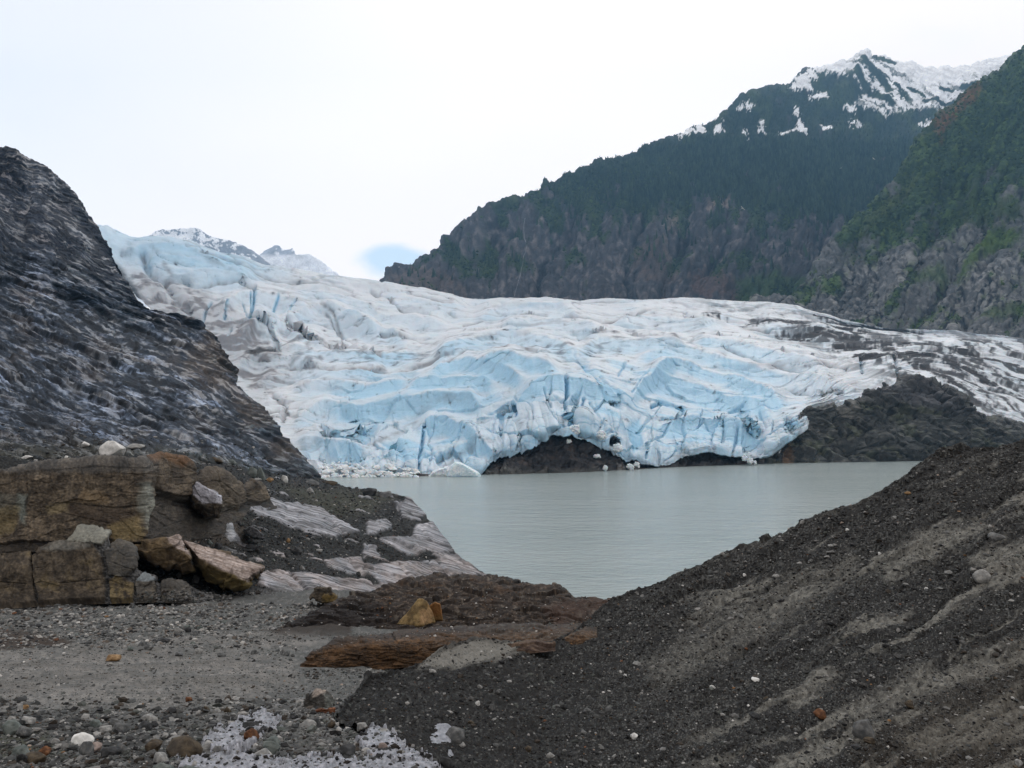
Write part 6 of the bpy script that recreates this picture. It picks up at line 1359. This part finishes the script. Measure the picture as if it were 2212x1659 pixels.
gravel('gravel', [(FLOOR, vis_floor, 15000, 2.2, 9, 1, GREYS), (FLOOR, vis_floor * (FLOOR.v > 1510), 5000, 5, 22, 3, GREYS), (FLOOR, vis_floor, 350, 4, 11, 5, RARE),
                  (MOUND, (1 - .82 * MOUND.silt) * (MOUND.T < .93), 26000, 2.0, 7.5, 7, DARKS), (MOUND, (1 - .6 * MOUND.silt) * (MOUND.T < .86) * sm(MOUND.U, 1000, 1500), 12000, 2, 6, 9, GREYS), (MOUND, (1 - .5 * MOUND.silt) * (MOUND.T < .93), 420, 2.5, 8, 11, RARE), (MOUND, (1 - .6 * MOUND.silt) * (MOUND.T < .93), 2600, 5, 15, 31, DARKS + GREYS), (FLOOR, (FLOOR.v > 1330) * (FLOOR.v < 1540) * FLOOR.silt * ~inside(FLOOR.u, FLOOR.v, [(640, 1350), (1340, 1280), (1340, 1500), (740, 1540)]), 6500, 1.2, 4, 33, GREYS),
                  (LEDGE, (1 - LEDGE.slab) * (LEDGE.u > 330) * (LEDGE.T > .1) * (LEDGE.S < .95), 9000, 1.8, 7, 13, DARKS + DARKS + GREYS), (LEDGE, (1 - LEDGE.slab) * (LEDGE.u > 400) * (LEDGE.T > .1) * (LEDGE.S < .95), 260, 2, 6, 15, RARE),
                  (LEDGE, inside(LEDGE.u, LEDGE.v, [(285, 1190), (345, 1215), (480, 1285), (560, 1275), (560, 1310), (285, 1315)]) * 1.0, 1500, 3, 13, 23, GREYS), (FLOOR, vis_floor * (FLOOR.v < 1400) * sm(fbm(FLOOR.U / 70, FLOOR.V / 16, 4, 44), -.5, .3), 7000, 2, 12, 25, LIGHTS), (SLUSH, SLUSH.reg, 330, 5, 20, 27, DARKS + GREYS), (SLUSH, SLUSH.reg, 450, 3, 9, 29, DARKS + GREYS), (FLOOR, seg_dist(FLOOR.u, FLOOR.v, [(636, 1456), (760, 1452), (900, 1443), (1000, 1434)]) < 9, 260, 3, 11, 41, GREYS), (FLOOR, seg_dist(FLOOR.u, FLOOR.v, [(560, 1380), (700, 1378), (860, 1374)]) < 7, 220, 2, 8, 43, GREYS), (TIER, inside(TIER.U, TIER.V, [(300, 1288), (500, 1280), (500, 1304), (300, 1304)]) * 1.0 + .5 * inside(TIER.U, TIER.V, [(400, 1255), (500, 1270), (500, 1304), (400, 1304)]), 500, 3, 11, 45, GREYS), (HILL, (HILL.T < .11) * (HILL.S < .9), 1500, 2, 8, 17, GREYS), (M1, np.ones_like(M1.u) * (M1.T < .6), 500, 2, 5, 19, GREYS + RARE), (M2, (M2.T > .55) * (M2.T < .9), 220, 2, 7, 21, GREYS + RARE)], 'loose gravel and pebbles over the floor, shore and moraine')

# ------------------------------------------------------------------ broken ice heaped along the left of the ice front
def ice_rubble():
    r = np.random.RandomState(3); n = 260
    u = r.uniform(690, 905, n); t = r.rand(n) ** 1.5
    top = np.interp(u, [690, 760, 800, 880, 905], [1000, 998, 1003, 1005, 1020])
    v = 1031 - t * (1031 - top); Y = 371 + t * 11
    s = (3.5 + 13 * r.rand(n) ** 2.5) * 372 / F * r.uniform(.6, 1.2, n)
    B = ICO_P[None] * (1 + .3 * r.randn(n, 12, 1).clip(-1, 1)) * np.stack([s * .7, s * .6, s * .42], 1)[:, None] + px(u, v, Y)[:, None]
    c = np.ones((n, 12, 4), np.float32)
    tone = r.rand(n, 1, 1)
    c[..., :3] = np.array([.62, .70, .75]) + tone * np.array([.18, .13, .10]); c[..., 3] = .6
    Fc = (ICO_F[None] + np.arange(n)[:, None, None] * 12).reshape(-1, 3)
    o = mesh_obj('ice_rubble', B.reshape(-1, 3), Fc, M_ICE, c.reshape(-1, 4), False)
    tag(o, 'heap of small broken ice along the left of the ice front', 'ice rubble', kind='stuff')
ice_rubble()

# ------------------------------------------------------------------ forest and scrub
def conifers():
    p = MTN; p.look(); U, V = p.u, p.v
    n1 = fbm(p.U / 60, p.V / 50, 4, 91)
    zone = area(p.U, p.V, [(1180, 395), (1300, 350), (1450, 300), (1560, 250), (1640, 195), (1700, 190), (1760, 170), (1860, 220), (1960, 235), (2090, 260), (1960, 380), (1880, 450), (1780, 500), (1640, 440), (1480, 430), (1330, 440), (1200, 440)], 20, 30 * n1)
    zone = np.maximum(zone, .35 * area(p.U, p.V, [(820, 610), (960, 520), (1100, 425), (1250, 370), (1400, 430), (1700, 480), (1850, 480), (1700, 600), (1500, 560), (1300, 520), (1100, 560), (900, 610)], 30, 40 * n1) * sm(n1, -.1, .3))
    sub = sm(p.V, 300, 330)
    w = zone * (1 - p.snow) * (p.T < .84) * (0.30 + .7 * sub) * np.clip(p.veg + .25, 0, 1)
    a = np.abs(np.gradient(p.P[..., 0], axis=1)) * np.abs(np.gradient(p.P[..., 2], axis=0)) / p.P[..., 1] ** 2
    pr = (w * a).ravel(); pr /= pr.sum()
    r = np.random.RandomState(9); n = 13000
    i, j = np.unravel_index(r.choice(pr.size, n, p=pr), w.shape)
    B0 = p.P[i, j]
    h = r.uniform(9, 29, n) * (0.55 + .45 * sub[i, j]) * np.where((p.U[i, j] < 1480) & (p.T[i, j] > .62), .55, 1.0); wd = h * r.uniform(.14, .22, n)
    k = 5; ang = np.arange(k) * 2 * np.pi / k
    rings = [(0.02, 1.0), (0.36, .62), (0.36, .86), (0.70, .34), (0.70, .5)]
    V_ = []
    for z, rad in rings:
        a_ = ang[None] + r.rand(n, 1)
        rr = wd[:, None] * rad * r.uniform(.75, 1.2, (n, k))
        V_.append(np.stack([B0[:, 0, None] + rr * np.cos(a_), B0[:, 1, None] + rr * np.sin(a_), (B0[:, 2] + h * z)[:, None] + 0 * rr - 1.5], -1))
    V_.append((B0 + np.stack([0 * h, 0 * h, h - 1.5], -1))[:, None])
    VV = np.concatenate(V_, 1); m = VV.shape[1]
    f = []
    def band(a0, b0):
        for q in range(k):
            q2 = (q + 1) % k; f.append([a0 + q, a0 + q2, b0 + q2]); f.append([a0 + q, b0 + q2, b0 + q])
    band(0, k); band(2 * k, 3 * k)
    for q in range(k): f.append([4 * k + q, 4 * k + (q + 1) % k, 5 * k])
    Fc = (np.array(f)[None] + np.arange(n)[:, None, None] * m).reshape(-1, 3)
    t = r.rand(n, 1, 1)
    c = np.ones((n, m, 4), np.float32); c[..., :3] = (np.array([.018, .032, .028]) * (1 - t) + np.array([.058, .086, .056]) * t); c[..., 3] = .8
    o = mesh_obj('conifer_forest', VV.reshape(-1, 3), Fc, M_LEAF, c.reshape(-1, 4), False)
    tag(o, 'dark conifer forest covering the upper mountain wall', 'forest', kind='stuff')
conifers()
def scrub():
    VV, FF, CC, off = [], [], [], 0
    for p, n, seed, lim, cols in ((SLOPE, 9000, 3, .9, [(0.030, 0.050, 0.030), (0.046, 0.075, 0.032), (0.068, 0.10, 0.034)]), (MTN, 7000, 5, .8, [(0.024, 0.038, 0.026), (0.040, 0.062, 0.030), (0.055, 0.085, 0.030)])):
        w = np.clip(p.veg, 0, 1) ** 1.5 * (p.T < lim)
        if p is MTN: w = w * (1 - p.snow) * sm(p.V, 330, 420)
        a = np.abs(np.gradient(p.U, axis=1) * np.gradient(p.V, axis=0)); pr = (w * a).ravel(); pr /= pr.sum()
        r = np.random.RandomState(seed); i, j = np.unravel_index(r.choice(pr.size, n, p=pr), w.shape)
        P = p.P[i, j]; s = r.uniform(2.0, 6.5, n) * P[:, 1] / F * .55
        B = ICO_P[None] * (1 + .35 * r.randn(n, 12, 1).clip(-1, 1)) * np.stack([s, s, s * r.uniform(.7, 1.3, n)], 1)[:, None] + P[:, None]
        T = np.array(cols)[r.choice(len(cols), n)] * r.uniform(.7, 1.25, (n, 1))
        c = np.ones((n, 12, 4), np.float32); c[..., :3] = T[:, None]; c[..., 3] = .85
        VV.append(B.reshape(-1, 3)); CC.append(c.reshape(-1, 4)); FF.append((ICO_F[None] + np.arange(n)[:, None, None] * 12).reshape(-1, 3) + off); off += n * 12
    o = mesh_obj('scrub', np.concatenate(VV), np.concatenate(FF), M_LEAF, np.concatenate(CC), False)
    tag(o, 'green alder scrub on the mountain wall and rocky slope', 'scrub', kind='stuff')
scrub()

# ------------------------------------------------------------------ thin waterfall on the dark wall
def waterfall():
    line = [(1134, 470), (1131, 490), (1133, 512), (1139, 532), (1133, 548), (1129, 568), (1126, 585), (1121, 603), (1116, 622), (1111, 640)]
    us = np.interp(np.linspace(0, 9, 60), range(10), [q[0] for q in line]); vs_ = np.interp(np.linspace(0, 9, 60), range(10), [q[1] for q in line])
    us = us + 2.2 * n2(vs_ / 9, vs_ * 0, 3) + 1.0 * n2(vs_ / 3, vs_ * 0, 4)
    C = []
    for a, b in zip(us, vs_):
        P = ground_at(MTN, a, b); y = P[1] - 8
        C.append(px(a, b, y))
    C = np.array(C)
    for _ in range(2): C[1:-1] = (C[:-2] + C[1:-1] * 2 + C[2:]) / 4
    wd = 0.3 + 0.55 * np.abs(n2(vs_ / 9, vs_ * 0 + 2, 4)); VV = []
    for q in range(6):
        a = q * math.pi / 3
        VV.append(C + np.stack([wd * math.cos(a), wd * .6 * math.sin(a), 0 * wd], -1))
    VV = np.stack(VV, 1); n = len(C)
    f = [[i * 6 + q, i * 6 + (q + 1) % 6, (i + 1) * 6 + (q + 1) % 6, (i + 1) * 6 + q] for i in range(n - 1) for q in range(6)]
    o = mesh_obj('waterfall', VV.reshape(-1, 3), f, material('falling_water', .5, (), (), base=(.22, .24, .27)))
    tag(o, 'thin thread of a waterfall down the dark mountain wall', 'waterfall')
waterfall()

# ------------------------------------------------------------------ gulls over the shore and the ice
def gull(u, v, Y, span, roll, yaw, label, dark=False):
    c0 = px(u, v, Y)
    bm = bmesh.new()
    prof = [(-.21, .008, .0), (-.15, .03, .0), (-.05, .05, .0), (.06, .052, .005), (.14, .035, .02), (.18, .03, .028), (.215, .022, .026), (.25, .006, .018)]
    rings = []
    for x, r_, z in prof: rings.append([bm.verts.new((x, r_ * math.cos(k * math.pi / 4), z + r_ * .85 * math.sin(k * math.pi / 4))) for k in range(8)])
    for a, b in zip(rings[:-1], rings[1:]):
        for k in range(8): bm.faces.new((a[k], a[(k + 1) % 8], b[(k + 1) % 8], b[k]))
    bm.faces.new(rings[0][::-1]); bm.faces.new(rings[-1])
    for s in (-1, 1):                                   # wings: raised inner arm, drooped hand, real thickness
        secs = []
        for y, x0, x1, z, th in ((.03, -.07, .08, .02, .018), (.20, -.05, .09, .10, .014), (.34, -.06, .06, .11, .010), (.50, -.12, -.01, .06, .007), (.60, -.17, -.13, .02, .003)):
            secs.append([bm.verts.new((x0, s * y, z)), bm.verts.new(((x0 + x1) / 2, s * y, z + th)), bm.verts.new((x1, s * y, z)), bm.verts.new(((x0 + x1) / 2, s * y, z - th * .5))])
        for a, b in zip(secs[:-1], secs[1:]):
            for k in range(4): bm.faces.new((a[k], a[(k + 1) % 4], b[(k + 1) % 4], b[k]))
        bm.faces.new(secs[0]); bm.faces.new(secs[-1])
    t = [bm.verts.new(q) for q in ((-.20, .02, 0), (-.20, -.02, 0), (-.30, -.05, 0), (-.30, .05, 0), (-.25, 0, .01))]
    for a, b in ((0, 1), (1, 2), (2, 3), (3, 0)): bm.faces.new((t[a], t[b], t[4]))
    bmesh.ops.recalc_face_normals(bm, faces=bm.faces)
    bm.verts.index_update(); bmesh.ops.triangulate(bm, faces=bm.faces)
    P = np.array([q.co[:] for q in bm.verts]); Fc = np.array([[q.index for q in f.verts] for f in bm.faces]); bm.free()
    col = np.ones((len(P), 4), np.float32)
    col[:, :3] = (.05, .05, .055) if dark else (.78, .79, .80)
    if not dark: col[np.abs(P[:, 1]) > .55, :3] = .06; col[(np.abs(P[:, 1]) > .1) & (P[:, 2] > .1), :3] = .55
    o = mesh_obj('gull', P, Fc, M_STONE, col)
    s = span / 1.2; o.scale = (s, s, s); o.rotation_euler = (roll, 0, yaw); o.location = c0
    tag(o, label, 'bird')
gull(24, 846, 68, 1.05, .6, 2.4, 'white gull gliding low over the left mountainside')
gull(503, 859, 118, 1.2, -.15, .5, 'white gull with spread wings before the foot of the icefall')
gull(572, 848, 150, .9, .2, .9, 'small dark bird flying in front of the ice edge', True)
gull(1604, 450, 135, 1.2, .5, 2.2, 'white gull high in front of the forested wall')
gull(1817, 363, 190, 1.1, -.6, 1.2, 'distant white streak below the snow patches, shaped as a gull')  # this and the next two: white streaks in the air, modelled as gulls
gull(1887, 343, 190, 1.1, .5, 2.0, 'distant white streak near the edge of the rocky slope, shaped as a gull')
gull(862, 577, 210, 1.1, .1, .4, 'distant streak over the notch between ice and mountain, shaped as a gull')

# ------------------------------------------------------------------ the air of the valley
def haze():
    m = bpy.data.materials.new('valley_air'); m.use_nodes = True
    t = m.node_tree; t.nodes.clear()
    v = t.nodes.new('ShaderNodeVolumePrincipled'); o = t.nodes.new('ShaderNodeOutputMaterial')
    v.inputs['Color'].default_value = (0.30, 0.62, 1.0, 1); v.inputs['Density'].default_value = HAZE; v.inputs['Anisotropy'].default_value = 0.2
    t.links.new(v.outputs[0], o.inputs['Volume'])
    x0, x1, y0, y1, z0, z1 = -3600, 3600, -200, 5300, -60, 2450
    P = [(x, y, z) for x in (x0, x1) for y in (y0, y1) for z in (z0, z1)]
    f = [(0, 1, 3, 2), (4, 6, 7, 5), (0, 4, 5, 1), (2, 3, 7, 6), (0, 2, 6, 4), (1, 5, 7, 3)]
    ob = mesh_obj('haze', P, f, m, None, False)
    tag(ob, 'faint blue haze filling the valley', 'haze', kind='stuff')
HAZE = 0.000075
haze()
